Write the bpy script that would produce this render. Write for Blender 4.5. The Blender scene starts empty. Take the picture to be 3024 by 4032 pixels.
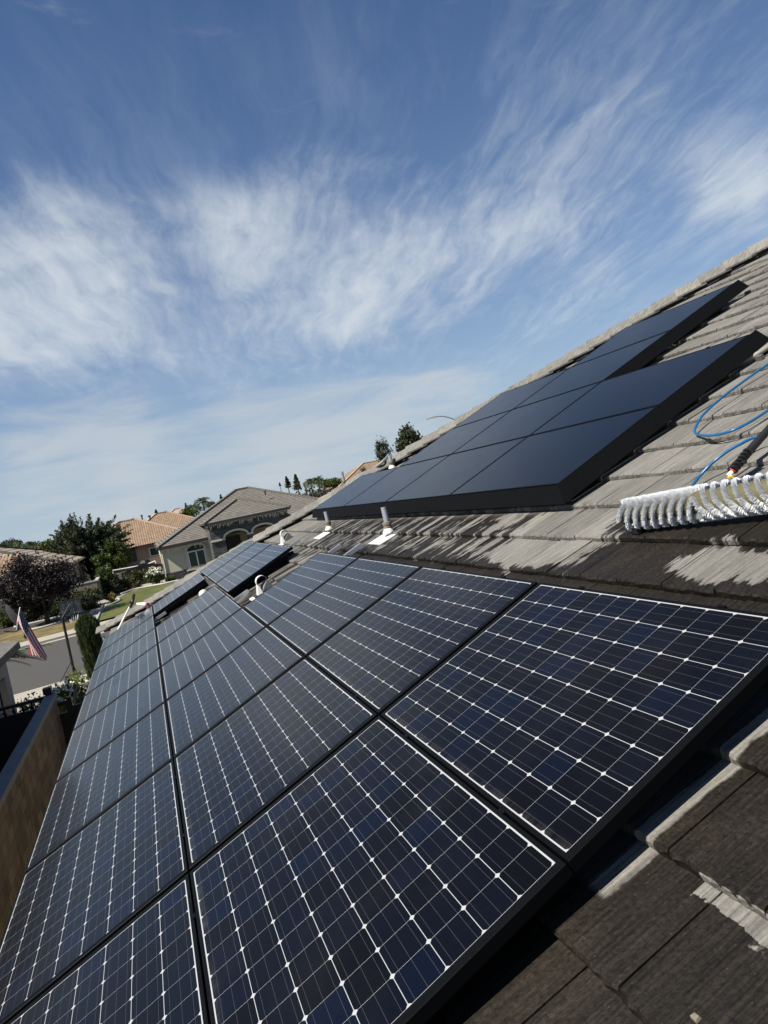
import bpy, math, random
import numpy as np
from mathutils import Matrix, Vector
random.seed(7); rng = np.random.default_rng(7)
S = bpy.context.scene
COL = S.collection

# ------------------------------------------------------------------ camera
F = 2839.59                                      # focal length in pixels of the 3024 x 4032 photograph
CAM = np.array([0.0930677, -3.2352604, 1.4981079])
RW = np.array([[0.9267986, -0.3184713, -0.1990487], [-0.2032192, 0.0204396, -0.9789199], [0.3158263, 0.9477121, -0.0457761]])
PITCH = 0.3984746
cd = bpy.data.cameras.new('camera'); cam = bpy.data.objects.new('camera', cd); COL.objects.link(cam)
cd.sensor_fit = 'VERTICAL'; cd.sensor_height = 36.0; cd.lens = F / 4032 * 36.0
cd.clip_start = 0.05; cd.clip_end = 6000
m = Matrix.Identity(4)
for i in range(3):
    m[i][0] = RW[0][i]; m[i][1] = -RW[1][i]; m[i][2] = -RW[2][i]; m[i][3] = CAM[i]
cam.matrix_world = m
S.camera = cam

# ------------------------------------------------------------------ node expression helper
class X:
    nt = None
    def __init__(s, v): s.v = v
    @staticmethod
    def w(a): return a if isinstance(a, X) else X(a)
    @staticmethod
    def m(op, *a, clamp=False):
        n = X.nt.nodes.new('ShaderNodeMath'); n.operation = op; n.use_clamp = clamp
        for i, q in enumerate(a):
            q = X.w(q)
            if isinstance(q.v, (int, float)): n.inputs[i].default_value = float(q.v)
            else: X.nt.links.new(q.v, n.inputs[i])
        return X(n.outputs[0])
    def __add__(s, o): return X.m('ADD', s, o)
    __radd__ = __add__
    def __sub__(s, o): return X.m('SUBTRACT', s, o)
    def __rsub__(s, o): return X.m('SUBTRACT', o, s)
    def __mul__(s, o): return X.m('MULTIPLY', s, o)
    __rmul__ = __mul__
    def __truediv__(s, o): return X.m('DIVIDE', s, o)
    def __lt__(s, o): return X.m('LESS_THAN', s, o)
    def __gt__(s, o): return X.m('GREATER_THAN', s, o)
    def abs(s): return X.m('ABSOLUTE', s)
    def fract(s): return X.m('FRACT', s)
    def floor(s): return X.m('FLOOR', s)
    def max(s, o): return X.m('MAXIMUM', s, o)
    def min(s, o): return X.m('MINIMUM', s, o)
    def pow(s, o): return X.m('POWER', s, o)
    def exp(s): return X.m('EXPONENT', s)
    def clamp(s): return X.m('ADD', s, 0, clamp=True)
    def ss(s, a, b):
        n = X.nt.nodes.new('ShaderNodeMapRange'); n.interpolation_type = 'SMOOTHSTEP'
        X.nt.links.new(s.v, n.inputs[0]); n.inputs[1].default_value = a; n.inputs[2].default_value = b
        return X(n.outputs[0])
def vec(x, y, z=0):
    n = X.nt.nodes.new('ShaderNodeCombineXYZ')
    for i, q in enumerate((x, y, z)):
        q = X.w(q)
        if isinstance(q.v, (int, float)): n.inputs[i].default_value = float(q.v)
        else: X.nt.links.new(q.v, n.inputs[i])
    return n.outputs[0]
def sep(sock):
    n = X.nt.nodes.new('ShaderNodeSeparateXYZ'); X.nt.links.new(sock, n.inputs[0]); return [X(o) for o in n.outputs]
def coord(kind='Object'): return X.nt.nodes.new('ShaderNodeTexCoord').outputs[kind]
def noise(v, scale=1.0, detail=3.0, rough=0.5, dist=0.0):
    n = X.nt.nodes.new('ShaderNodeTexNoise'); X.nt.links.new(v, n.inputs['Vector'])
    n.inputs['Scale'].default_value = scale; n.inputs['Detail'].default_value = detail
    n.inputs['Roughness'].default_value = rough; n.inputs['Distortion'].default_value = dist
    return X(n.outputs[0])
def white(v):
    n = X.nt.nodes.new('ShaderNodeTexWhiteNoise'); X.nt.links.new(v, n.inputs['Vector']); return X(n.outputs[0])
def attr(name):
    n = X.nt.nodes.new('ShaderNodeAttribute'); n.attribute_name = name; return X(n.outputs['Fac'])
def mix(f, a, b):
    n = X.nt.nodes.new('ShaderNodeMix'); n.data_type = 'RGBA'
    f = X.w(f)
    if isinstance(f.v, (int, float)): n.inputs[0].default_value = f.v
    else: X.nt.links.new(f.v, n.inputs[0])
    for i, q in ((6, a), (7, b)):
        if isinstance(q, (tuple, list)): n.inputs[i].default_value = (*q, 1)
        else: X.nt.links.new(q, n.inputs[i])
    return n.outputs[2]
def scalecol(c, f):
    n = X.nt.nodes.new('ShaderNodeVectorMath'); n.operation = 'SCALE'
    if isinstance(c, (tuple, list)): n.inputs[0].default_value = c
    else: X.nt.links.new(c, n.inputs[0])
    f = X.w(f)
    if isinstance(f.v, (int, float)): n.inputs['Scale'].default_value = f.v
    else: X.nt.links.new(f.v, n.inputs['Scale'])
    return n.outputs[0]
def bsdf(color, rough=0.6, bump=None, bstr=0.3, bdist=0.01, metal=0.0, spec=0.5, coat=0.0):
    nt = X.nt; b = nt.nodes.new('ShaderNodeBsdfPrincipled'); o = nt.nodes.new('ShaderNodeOutputMaterial')
    def put(name, q):
        if isinstance(q, X): q = q.v
        if isinstance(q, (int, float)): b.inputs[name].default_value = q
        elif isinstance(q, (tuple, list)): b.inputs[name].default_value = (*q, 1)
        else: nt.links.new(q, b.inputs[name])
    put('Base Color', color); put('Roughness', rough); put('Metallic', metal); put('Specular IOR Level', spec); put('Coat Weight', coat)
    if bump is not None:
        bn = nt.nodes.new('ShaderNodeBump'); bn.inputs['Strength'].default_value = bstr; bn.inputs['Distance'].default_value = bdist
        nt.links.new(bump.v, bn.inputs['Height']); nt.links.new(bn.outputs[0], b.inputs['Normal'])
    nt.links.new(b.outputs[0], o.inputs[0]); return b
def newmat(name):
    mt = bpy.data.materials.new(name); mt.use_nodes = True; mt.node_tree.nodes.clear(); X.nt = mt.node_tree; return mt
def plain(name, c, rough=0.6, metal=0.0, var=0.15, scale=8.0, spec=0.5, bstr=0.0):
    mt = newmat(name); p = coord(); n = noise(p, scale, 5, 0.6); f = n * (2 * var) + (1 - var)
    bsdf(scalecol(c, f), rough, bump=n if bstr else None, bstr=bstr, metal=metal, spec=spec); return mt

# ------------------------------------------------------------------ pixel -> point helpers (measured from the photograph)
def ray(px, py): return RW.T @ np.array([(px - 1512) / F, (py - 2016) / F, 1.0])
def aty(px, py, Y): d = ray(px, py); return CAM + d * ((Y - CAM[1]) / d[1])
def atz(px, py, Z): d = ray(px, py); return CAM + d * ((Z - CAM[2]) / d[2])
def dirp(px, py): d = ray(px, py); return d / np.linalg.norm(d)

# ------------------------------------------------------------------ world: sky with cirrus, one sun
SUN = Vector((-0.673, -0.17, 0.802)).normalized()
world = bpy.data.worlds.new('World'); S.world = world; world.use_nodes = True
nt = world.node_tree; nt.nodes.clear(); X.nt = nt
sky = nt.nodes.new('ShaderNodeTexSky'); sky.sky_type = 'NISHITA'; sky.sun_disc = False
sky.sun_elevation = math.asin(SUN.z); sky.sun_rotation = math.atan2(SUN.x, SUN.y)
sky.altitude = 120; sky.air_density = 1.0; sky.dust_density = .6; sky.ozone_density = 3.0
D = coord('Generated')
dx, dy, dz = sep(D)
def blob(px, py, deg, w):                                       # a soft patch of cloud round one compass direction and height
    c = dirp(px * 1.8228, py * 1.8228); k = 1.0 / (1 - math.cos(math.radians(deg)))
    return ((dx * float(c[0]) + dy * float(c[1]) + dz * float(c[2]) - 1.0) * k).exp() * w
def blobs(l):
    t = blob(*l[0])
    for q in l[1:]: t = t + blob(*q)
    return t
big = blobs([(40, 640, 5, .9), (150, 560, 4.5, .75), (90, 740, 5, .55), (230, 620, 4.5, .6), (330, 640, 4, .35), (420, 520, 4, .6), (520, 470, 4, .5), (560, 560, 4, .6), (620, 660, 5, .75), (740, 690, 4.5, .6), (760, 600, 4.5, .65), (880, 600, 5, .7),
             (1000, 570, 5, .5), (930, 470, 5, .40), (1080, 430, 5, .28), (1200, 350, 5, .18), (1330, 270, 5, .12), (1470, 170, 4, .12), (1430, 340, 4, .16), (1560, 400, 2.6, .8), (1640, 380, 3, .95), (1720, 340, 5, .6), (1500, 350, 3, .2),
             (430, 770, 4, .5), (300, 770, 4, .4), (560, 740, 4, .5), (1150, 600, 5, .46), (1330, 570, 5, .36), (1200, 500, 5, .28), (-120, 660, 8, .6), (60, 450, 4, .25), (150, 400, 3, .3), (300, 400, 3, .2), (640, 370, 4, .45), (760, 400, 4, .4), (1100, 180, 6, .08)])
low = blobs([(60, 1010, 4, .5), (250, 975, 3.5, .75), (330, 1040, 5, .45), (560, 960, 4, .6), (700, 930, 5, .7), (880, 880, 5, .65), (1000, 830, 4, .5), (650, 1040, 5, .4), (140, 1100, 6, .3), (300, 905, 2, .2), (60, 945, 2, .2), (480, 880, 2.5, .2)])
inv = X.w(1.0) / (dz.max(0.02) + 0.10)
qx, qy = dx * inv, dy * inv
az = math.atan2(*(lambda v: (v[0], v[1]))(dirp(1080, 1700)))    # the cirrus streaks run towards this compass bearing
al = qx * math.sin(az) + qy * math.cos(az); ac = qx * math.cos(az) - qy * math.sin(az)
wv = vec(al, ac, 0)
w1 = noise(wv, 1.3, 4, .55) - .5; w2 = noise(vec(al + 7.3, ac - 3.1, 2), 1.3, 4, .55) - .5
al2 = al + w1 * .7; ac2 = ac + w2 * .30
st = noise(vec(al2 * .50, ac2 * 2.1, 0), 1.5, 10, .60, .15)
fine = noise(vec(al2 * 1.6, ac2 * 7.0, 5), 2.0, 10, .64, .3)
fluff = noise(vec(dx * 6.0 + w1 * .8, dy * 6.0 + w2 * .8, dz * 9.0), 1.0, 9, .60, .5)
lump = noise(vec(al2 * 1.1, ac2 * 1.7, 9), 1.2, 8, .58, .2)
tex = ((st * .32 + fine * .22 + lump * .24 + fluff * .22) - .5) * 2.7 + .5
B_ = X.w(1.0) - (big * -.50).exp()
cov = (tex * (B_ * .8 + .6) + B_ * .92).ss(.50, 1.44) * .88
tl = noise(vec(dx * 5.0 + w1 * .3, dy * 5.0, dz * 26.0), 1.0, 9, .6, .4)
BL_ = X.w(1.0) - (low * -.55).exp()
covl = ((tl - .5) * 1.6 + .5 + BL_ * 1.6).ss(.70, 1.35) * .62
haze_band = (dz.abs() * -6.6).exp() * .90
tn = nt.nodes.new('ShaderNodeVectorMath'); tn.operation = 'MULTIPLY'; nt.links.new(sky.outputs[0], tn.inputs[0]); tn.inputs[1].default_value = (.60, .835, 1.12)
c0 = mix(haze_band, tn.outputs[0], (6.5, 7.2, 7.7))
c0 = mix((dz.abs() * -4.0).exp() * .32, c0, (4.3, 6.6, 9.3))
fan = blobs([(1000, 420, 9, .8), (1250, 300, 9, .9), (1450, 180, 8, .9), (1300, 480, 9, .9), (1550, 250, 8, .6), (760, 330, 8, .5), (400, 340, 8, .4), (1100, 620, 9, .9), (150, 330, 7, .3)])
veil = (((st * .45 + fine * .35 + fluff * .2) - .5) * 3.2 + .5).ss(.25, 1.15) * (X.w(1.0) - (fan * -.9).exp()) * .34
c1 = mix(covl, c0, (7.3, 7.7, 8.0))
c1 = mix(veil, c1, (8.6, 9.4, 10.1))
c2 = mix(cov, c1, (8.2, 8.9, 9.5))
bg = nt.nodes.new('ShaderNodeBackground'); bg.inputs[1].default_value = 0.0505
nt.links.new(c2, bg.inputs[0]); wo = nt.nodes.new('ShaderNodeOutputWorld'); nt.links.new(bg.outputs[0], wo.inputs[0])
sd = bpy.data.lights.new('sun', 'SUN'); sd.energy = 5.0; sd.angle = math.radians(0.53); sd.color = (1.0, 0.93, 0.82)
sun = bpy.data.objects.new('sun', sd); COL.objects.link(sun); sun.rotation_euler = (-SUN).to_track_quat('-Z', 'Y').to_euler()
vs = S.view_settings; S.display_settings.display_device = 'sRGB'
vs.view_transform = 'Standard'; vs.look = 'None'; vs.gamma = 1; vs.use_curve_mapping = False; vs.exposure = 0.7

# ------------------------------------------------------------------ mesh helpers
class MB:
    def __init__(s): s.v = []; s.f = []; s.mi = []; s.r = []
    def poly(s, pts, mi=0, r=None):
        b = len(s.v); s.v += [tuple(map(float, p)) for p in pts]; s.f.append(tuple(range(b, b + len(pts)))); s.mi.append(mi); s.r.append(random.random() if r is None else r)
    def mesh(s, vs_, fs, mi=0, r=None):
        b = len(s.v); s.v += [tuple(map(float, p)) for p in vs_]
        r = random.random() if r is None else r
        for f in fs: s.f.append(tuple(i + b for i in f)); s.mi.append(mi); s.r.append(r)
    def hexa(s, p, mi=0, r=None):                                # eight corners: bottom ring of four, top ring of four
        s.mesh(p, [(3, 2, 1, 0), (4, 5, 6, 7), (0, 1, 5, 4), (1, 2, 6, 5), (2, 3, 7, 6), (3, 0, 4, 7)], mi, r)
    def box(s, a, b, mi=0, r=None):
        (x0, y0, z0), (x1, y1, z1) = a, b
        s.hexa([(x0, y0, z0), (x1, y0, z0), (x1, y1, z0), (x0, y1, z0), (x0, y0, z1), (x1, y0, z1), (x1, y1, z1), (x0, y1, z1)], mi, r)
    def bar(s, p, q, w, h, up=(0, 0, 1), mi=0):                  # box along p-q
        p = Vector(p); q = Vector(q); d = (q - p).normalized(); u = Vector(up); sx = d.cross(u).normalized() * (w / 2); sy = sx.cross(d).normalized() * (h / 2)
        s.hexa([p - sx - sy, p + sx - sy, p + sx + sy, p - sx + sy, q - sx - sy, q + sx - sy, q + sx + sy, q - sx + sy], mi)
    def tube(s, pts, rad, n=10, mi=0, cap=True):
        pts = [Vector(p) for p in pts]; rads = rad if isinstance(rad, (list, tuple)) else [rad] * len(pts)
        t0 = (pts[1] - pts[0]).normalized(); ref = Vector((0, 0, 1)) if abs(t0.z) < .9 else Vector((1, 0, 0)); a = t0.cross(ref).normalized()
        vs_ = []
        for i, p in enumerate(pts):
            t = (pts[min(i + 1, len(pts) - 1)] - pts[max(i - 1, 0)]).normalized(); a = (a - t * a.dot(t)).normalized(); b = t.cross(a)
            vs_ += [p + (a * math.cos(2 * math.pi * k / n) + b * math.sin(2 * math.pi * k / n)) * rads[i] for k in range(n)]
        fs = [(i * n + k, i * n + (k + 1) % n, (i + 1) * n + (k + 1) % n, (i + 1) * n + k) for i in range(len(pts) - 1) for k in range(n)]
        if cap: fs += [tuple(range(n))[::-1], tuple((len(pts) - 1) * n + k for k in range(n))]
        s.mesh(vs_, fs, mi)
    def lathe(s, prof, n=16, c=(0, 0, 0), mi=0):                 # (radius, height) profile round local z
        vs_ = [(c[0] + r * math.cos(2 * math.pi * k / n), c[1] + r * math.sin(2 * math.pi * k / n), c[2] + z) for r, z in prof for k in range(n)]
        fs = [(i * n + k, i * n + (k + 1) % n, (i + 1) * n + (k + 1) % n, (i + 1) * n + k) for i in range(len(prof) - 1) for k in range(n)]
        fs += [tuple(range(n))[::-1], tuple((len(prof) - 1) * n + k for k in range(n))]
        s.mesh(vs_, fs, mi)
    def prism(s, pts, d, mi=0):                                  # closed outline pushed along d
        d = Vector(d); n = len(pts); a = [Vector(p) for p in pts]
        s.mesh(a + [p + d for p in a], [tuple(range(n))[::-1], tuple(range(n, 2 * n))] + [(i, (i + 1) % n, n + (i + 1) % n, n + i) for i in range(n)], mi)
    def build(s, name, mats, parent=None, M=None, smooth=False):
        me = bpy.data.meshes.new(name); me.from_pydata(s.v, [], s.f)
        for mt in (mats if isinstance(mats, (list, tuple)) else [mats]): me.materials.append(mt)
        me.polygons.foreach_set('material_index', s.mi)
        at = me.attributes.new('rnd', 'FLOAT', 'FACE'); at.data.foreach_set('value', s.r)
        if smooth: me.polygons.foreach_set('use_smooth', [True] * len(s.f))
        me.update()
        o = bpy.data.objects.new(name, me); COL.objects.link(o)
        if parent: o.parent = parent
        if M is not None: o.matrix_basis = M
        return o
def quads(name, P, R, mats, parent=None):                        # P: (n,4,3) array of leaf corners
    n = len(P); me = bpy.data.meshes.new(name)
    me.vertices.add(n * 4); me.vertices.foreach_set('co', P.reshape(-1).astype(np.float32))
    me.loops.add(n * 4); me.loops.foreach_set('vertex_index', np.arange(n * 4, dtype=np.int32))
    me.polygons.add(n); me.polygons.foreach_set('loop_start', np.arange(0, n * 4, 4, dtype=np.int32))
    me.update(calc_edges=True)
    at = me.attributes.new('rnd', 'FLOAT', 'FACE'); at.data.foreach_set('value', R.astype(np.float32))
    me.materials.append(mats); o = bpy.data.objects.new(name, me); COL.objects.link(o)
    if parent: o.parent = parent
    return o
def tag(o, label, cat, group=None, kind=None):
    o['label'] = label; o['category'] = cat
    if group: o['group'] = group
    if kind: o['kind'] = kind
    return o
def thing(name, label, cat, loc=(0, 0, 0), group=None, M=None):
    o = bpy.data.objects.new(name, None); o.empty_display_size = .2; COL.objects.link(o)
    if M is not None: o.matrix_basis = M
    else: o.location = Vector(loc)
    return tag(o, label, cat, group)
def copy_tree(o, parent=None):
    c = o.copy(); COL.objects.link(c)
    if parent: c.parent = parent
    for ch in list(o.children): copy_tree(ch, c)
    return c
def spline(pts, n=8):
    P = [Vector(p) for p in pts]; P = [P[0] * 2 - P[1]] + P + [P[-1] * 2 - P[-2]]; out = []
    for i in range(1, len(P) - 2):
        for k in range(n):
            t = k / n; a, b, c, d = P[i - 1:i + 3]
            out.append(.5 * ((2 * b) + (c - a) * t + (2 * a - 5 * b + 4 * c - d) * t * t + (3 * b - a - 3 * c + d) * t ** 3))
    return out + [P[-2]]
# roof frame: u towards the viewer along the eave, v up the slope, n out of the slope.  w = -u is measured away from the viewer
cp, sp = math.cos(PITCH), math.sin(PITCH)
MR = Matrix(((0, cp, -sp, 0), (-1, 0, 0, 0), (0, sp, cp, 0), (0, 0, 0, 1)))
def R3(w, v, n=0.0): return Vector((-w, v, n))                    # roof-local point
def RWd(w, v, n=0.0): return MR @ R3(w, v, n)                     # world point
def MT(w, v, n=0.0): return MR @ Matrix.Translation((-w, v, n))
G = -3.7

# ------------------------------------------------------------------ materials
def tile_material(name, wet=True):
    mt = newmat(name); p = coord(); u, v, n = sep(p); w = u * -1.0
    comb = noise(vec(u * 95.0, v * 2.2, n * 20.0), 1.0, 5, .65, .25)
    comb2 = noise(vec(u * 28.0, v * 1.1, 3), 1.0, 4, .6)
    blot = noise(p, 3.0, 5, .6); grit = ((noise(p, 75.0, 5, .75) - .5) * 2.2 + .5).clamp(); butt = noise(p, 42.0, 6, .75)
    r = attr('rnd')
    dry = mix(comb.ss(.3, .72), (.075, .072, .065), (.226, .218, .197))
    dry = mix(blot.ss(.35, .7) * .45, dry, (.22, .212, .19))
    dry = mix((comb2.ss(.4, .75)) * .35, dry, (.092, .091, .086))
    dry = scalecol(dry, (r * .3 + .85) * (grit * .5 + .75))
    bmp = comb * .7 + grit * .22 + butt * .7
    if not wet:
        bsdf(dry, .85, bmp, .6, .006); return mt
    array_shade = ((w + (noise(vec(u * 9.0, v * 3.0, 6), 1.0, 5, .65) - .5) * .05) > -1.50) * (v > -1.08) * (v < 2.08) * (w < 4.9)
    dry = scalecol(dry, array_shade * -.75 + 1.0)  # shade below the panels, painted into the tile colour over the array footprint
    def g(cw, cv, sw, sv, a):
        e = ((w - cw) / sw); f = ((v - cv) / sv); return ((e * e + f * f) * -1.0).exp() * a
    stk = noise(vec(u * 6.5, v * .8, 7), 1.0, 5, .66, .3); stk2 = noise(vec(u * 42.0, v * 2.0, 1), 1.0, 4, .7, .3); spl = noise(vec(u * 6.0, v * 5.0, 4), 1.0, 6, .65, .4)
    # run-off below the black array and round the upper row of panels
    band = v.ss(1.9, 2.2) * (1.0 - v.ss(2.93, 3.16)) * (1.0 - w.ss(6.4, 9.0)) * w.ss(-3.4, -2.4)
    wf = (stk - .5) * 3.4 + (stk2 - .5) * 1.3 + .30
    wf = wf + (1.0 - v.ss(2.2, 2.5)) * (1.0 - w.ss(2.5, 6.5)) * .9
    wf = wf + g(-.1, 2.5, .34, .3, 1.2) + g(-.5, 2.86, .75, .13, 1.1) + g(-1.5, 2.25, .45, .16, 1.0) + g(-1.15, 2.62, .16, .3, .5)
    wf = wf - g(.75, 2.75, .55, .35, .95) - g(1.0, 2.45, .5, .12, .5) - g(-.75, 2.52, .36, .13, 1.0) + (spl - .5) * 1.7
    m1 = band * wf.ss(.12, .3)
    # the foreground, soaked right up to the dry strip that the edge of the panels shelters
    edge = w + (noise(vec(u * 3.0, v * 7.0, 2), 1.0, 5, .6) - .5) * .07
    m2 = (1.0 - edge.ss(-1.578, -1.562)) * (1.0 - v.ss(2.2, 2.45))
    dryp = noise(vec(u * 5.0, v * 5.0, 8), 1.0, 5, .65) ; m2 = m2.max((1.0 - v.ss(1.055, 1.085)) * (w < -1.3)); m2 = m2 * (1.0 - (dryp + g(-2.02, 1.2, .16, .05, .2) + g(-2.1, 1.62, .2, .04, .18) + g(-1.75, 1.6, .05, .04, .16)).ss(.74, .78))
    d2 = (v < 1.268) * (w < -1.745) * ((v - 1.245 + ((w * -1.0) - 1.74).clamp() * .065 + (dryp - .5) * .20 + (spl - .5) * .10) > 0); m2 = m2 * (1.0 - d2)
    # around the vents between the panels
    m3 = (g(5.4, 1.6, 1.1, .55, 1.0) + g(8.6, .5, 1.6, .5, 1.2)).ss(.15, .4) * ((stk - .5) * 2.4 + (stk2 - .5) * 1.2 + .3).ss(.0, .3) * (1.0 - v.ss(1.95, 2.1))
    wet_ = m1.max(m2).max(m3)
    wcol = mix(comb.ss(.3, .75), (.0052, .0043, .0032), (.0200, .0163, .0121))
    wcol = mix(blot.ss(.45, .75) * .6, wcol, (.025, .0205, .0145))
    wcol = scalecol(wcol, (grit * 2.0) * (r * .3 + .85))
    fleck = noise(p, 210.0, 2, .5).ss(.70, .74) * noise(p, 9.0, 3, .6).ss(.45, .6)
    wcol = mix(fleck * .55, wcol, (.20, .19, .17))
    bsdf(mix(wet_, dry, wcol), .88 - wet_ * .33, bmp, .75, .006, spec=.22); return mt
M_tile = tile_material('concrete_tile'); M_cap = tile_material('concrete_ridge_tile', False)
def cell_material(name, black=False):
    mt = newmat(name); p = coord(); x, y, z = sep(p)
    info = X.nt.nodes.new('ShaderNodeObjectInfo'); rn = X(info.outputs['Random'])
    if black:
        n = noise(vec(x * 2.0, y * 2.0, rn * 9), 1.5, 4, .6)
        fx = ((x / .0261).fract() - .5).abs(); ln = (fx > .47) * .5
        fy = ((y / .156).fract() - .5).abs(); ln = ln.max((fy > .492) * .6)
        dust = noise(vec(x * 60, y * 8, 2), 1.0, 3, .6)
        bsdf(mix(ln * .55, (.002, .0022, .0034), (.008, .009, .013)), dust * .05 + n * .07 + .14, spec=.14); return mt
    c = .127; gx = x / c + 6.0; gy = y / c + 4.0
    ddx = (.5 - (gx.fract() - .5).abs()) * c; ddy = (.5 - (gy.fract() - .5).abs()) * c
    whi = (ddy < .00105).max(ddx < .00045).max((ddx + ddy) < .0104).max(x.abs() > .7622).max(y.abs() > .5082)
    bus = (((gy.fract() * 3.0).fract() - .5).abs() < .0105) * (1.0 - whi)
    fing = (((gx * 45.0).fract() - .5).abs()) * .5 + .75
    cr = white(vec(gx.floor(), gy.floor(), rn * 91.0)); cr2 = white(vec(gx.floor() + 31.0, gy.floor(), rn * 57.0))
    cell = mix(cr, (.0022, .0021, .0026), (.0026, .0034, .0075)); cell = mix(cr2.ss(.66, .98), cell, (.0022, .0043, .0125))
    cell = scalecol(cell, fing)
    dust = noise(vec(x * 4, y * 4, rn * 30), 1.0, 5, .6)
    edge_ = 1.0 - (y + .52).ss(.0, .05); grime = ((noise(vec(x * 9, y * 3, rn * 11), 1.0, 6, .7) - .42) * 3.0).clamp() * edge_ * .5
    film = ((noise(vec(x * 1.4, y * 1.4, rn * 23), 1.0, 6, .65) - .5) * 3.0).clamp(); drip = ((noise(vec(x * 26, y * 1.6, rn * 5), 1.0, 4, .6) - .6) * 5.0).clamp() * .25
    cell = mix(grime + film * .06 + drip * .05, cell, (.10, .092, .078))
    col = mix(bus, cell, (.052, .054, .058)); col = mix(whi, col, (.35, .36, .365))
    b_ = bsdf(col, dust * .10 + film * .10 + drip * .2 + .10, spec=.13); b_.inputs['Sheen Weight'].default_value = .10; b_.inputs['Sheen Roughness'].default_value = .4; b_.inputs['Sheen Tint'].default_value = (1, .93, .82, 1); return mt
M_cell = cell_material('blue_cells'); M_black = cell_material('black_cells', True)
M_frame = plain('black_anodised', (.003, .0033, .0038), .45, var=.2, spec=.08)
M_skirt = plain('black_painted_steel', (.005, .0053, .0057), .55, var=.4, scale=40, spec=.05)
M_dark = plain('dark_gap', (.004, .004, .004), .8)
M_alu = plain('aluminium', (.62, .63, .64), .35, metal=.8, var=.1)
M_galv = plain('galvanised_pipe', (.42, .44, .46), .42, metal=.55, var=.2, scale=20)
M_galv2 = plain('dull_strap', (.10, .10, .10), .6)
M_lead = plain('vent_white_paint', (.60, .60, .58), .55, var=.28, scale=9)
M_mastic = plain('mastic', (.16, .14, .10), .9, var=.4, scale=60, bstr=.6)
M_grey = plain('grey_conduit', (.23, .235, .23), .5, var=.1)
M_beige = plain('beige_conduit', (.22, .20, .165), .5, var=.1)
M_hose = plain('blue_hose', (.010, .10, .245), .3, var=.08)
M_brushw = plain('white_bristle', (.80, .82, .84), .6, var=.06)
M_pole = plain('black_pole', (.012, .012, .012), .45, var=.3, scale=40)
M_yel = plain('yellow_plastic', (.75, .52, .02), .4); M_redp = plain('red_plastic', (.45, .02, .03), .4); M_pink = plain('pink_plastic', (.6, .05, .16), .5)
M_wood = plain('fascia_paint', (.33, .30, .25), .7)
def stucco(name, c): return plain(name, c, .9, var=.1, scale=5, bstr=.15)
M_stuccoC = stucco('stucco_cream', (.53, .495, .375)); M_stuccoB = stucco('stucco_tan', (.34, .26, .175)); M_stuccoA = stucco('stucco_beige', (.38, .335, .25)); M_stuccoN = stucco('stucco_grey', (.25, .235, .20))
M_trimw = plain('white_trim', (.52, .50, .43), .7, var=.05); M_winw = plain('white_window_frame', (.8, .8, .78), .4, var=.03)
M_brown = plain('dark_fascia', (.03, .025, .022), .6)
M_iron = plain('black_iron', (.006, .006, .006), .45, var=.2)
M_conc = plain('concrete', (.33, .305, .255), .9, var=.14, scale=2); M_asph = plain('asphalt', (.056, .053, .048), .9, var=.16, scale=.8, bstr=.1)
M_wallg = plain('grey_block', (.19, .165, .135), .95, var=.25, scale=3); M_white = plain('white_paint', (.82, .82, .80), .6, var=.04); M_edge = plain('white_stone_edging', (.42, .41, .375), .8, var=.15)
M_bark = plain('bark', (.05, .04, .032), .9, var=.3)
mt = newmat('window_glass'); bsdf((.015, .045, .042), .08, spec=.5); M_glass = mt
mt = newmat('stacked_stone'); p = coord(); x, y, z = sep(p); bsdf(scalecol((.06, .062, .064), white(vec((x * 2.2 + (z * 9).floor() * .37).floor(), (z * 9).floor(), 1)) * 1.0 + .45), .85, noise(p, 9, 4), .5, .05); M_stone = mt
mt = newmat('tan_slump_block'); p = coord(); x, y, z = sep(p)
row = (z / .2).floor(); by = y / .4 + row * .5; joint = (((z / .2).fract() - .5).abs() > .450).max(((by.fract() - .5).abs()) > .475)
bc = white(vec(by.floor(), row, 3)); st_ = noise(vec(x * 2, y * 5, z * 1.2), 1.5, 5, .6)
bsdf(mix(joint * .4, scalecol(mix(st_.ss(.35, .7), (.125, .088, .05), (.18, .135, .085)), bc * .6 + .65), (.035, .028, .018)), .95, noise(p, 30, 4) * .5 - joint * 1.0, .6, .02); M_block = mt
M_capstone = plain('grey_wall_cap', (.19, .19, .185), .9, var=.2, scale=6)
def leaf(name, a, b, tr=.25):
    mt = newmat(name); r = attr('rnd'); c = mix(r, a, b); nt = mt.node_tree
    d = nt.nodes.new('ShaderNodeBsdfPrincipled'); nt.links.new(c, d.inputs['Base Color']); d.inputs['Roughness'].default_value = .55; d.inputs['Specular IOR Level'].default_value = .3
    t = nt.nodes.new('ShaderNodeBsdfTranslucent'); nt.links.new(c, t.inputs[0]); mx = nt.nodes.new('ShaderNodeMixShader'); mx.inputs[0].default_value = tr
    o = nt.nodes.new('ShaderNodeOutputMaterial'); nt.links.new(d.outputs[0], mx.inputs[1]); nt.links.new(t.outputs[0], mx.inputs[2]); nt.links.new(mx.outputs[0], o.inputs[0]); return mt
L_plum = leaf('plum_leaf', (.007, .0045, .0055), (.021, .0135, .016), .12); L_dark = leaf('conifer_leaf', (.018, .026, .012), (.075, .09, .045)); L_green = leaf('green_leaf', (.022, .04, .008), (.10, .13, .03))
L_cyp = leaf('cypress_leaf', (.02, .034, .01), (.075, .10, .035)); L_rose = leaf('rose_leaf', (.02, .035, .01), (.09, .12, .03)); L_palm = leaf('palm_leaf', (.028, .04, .014), (.10, .125, .05)); L_gold = leaf('gold_leaf', (.06, .055, .012), (.22, .17, .04)); L_olive = leaf('olive_leaf', (.03, .035, .012), (.12, .11, .035))
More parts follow.
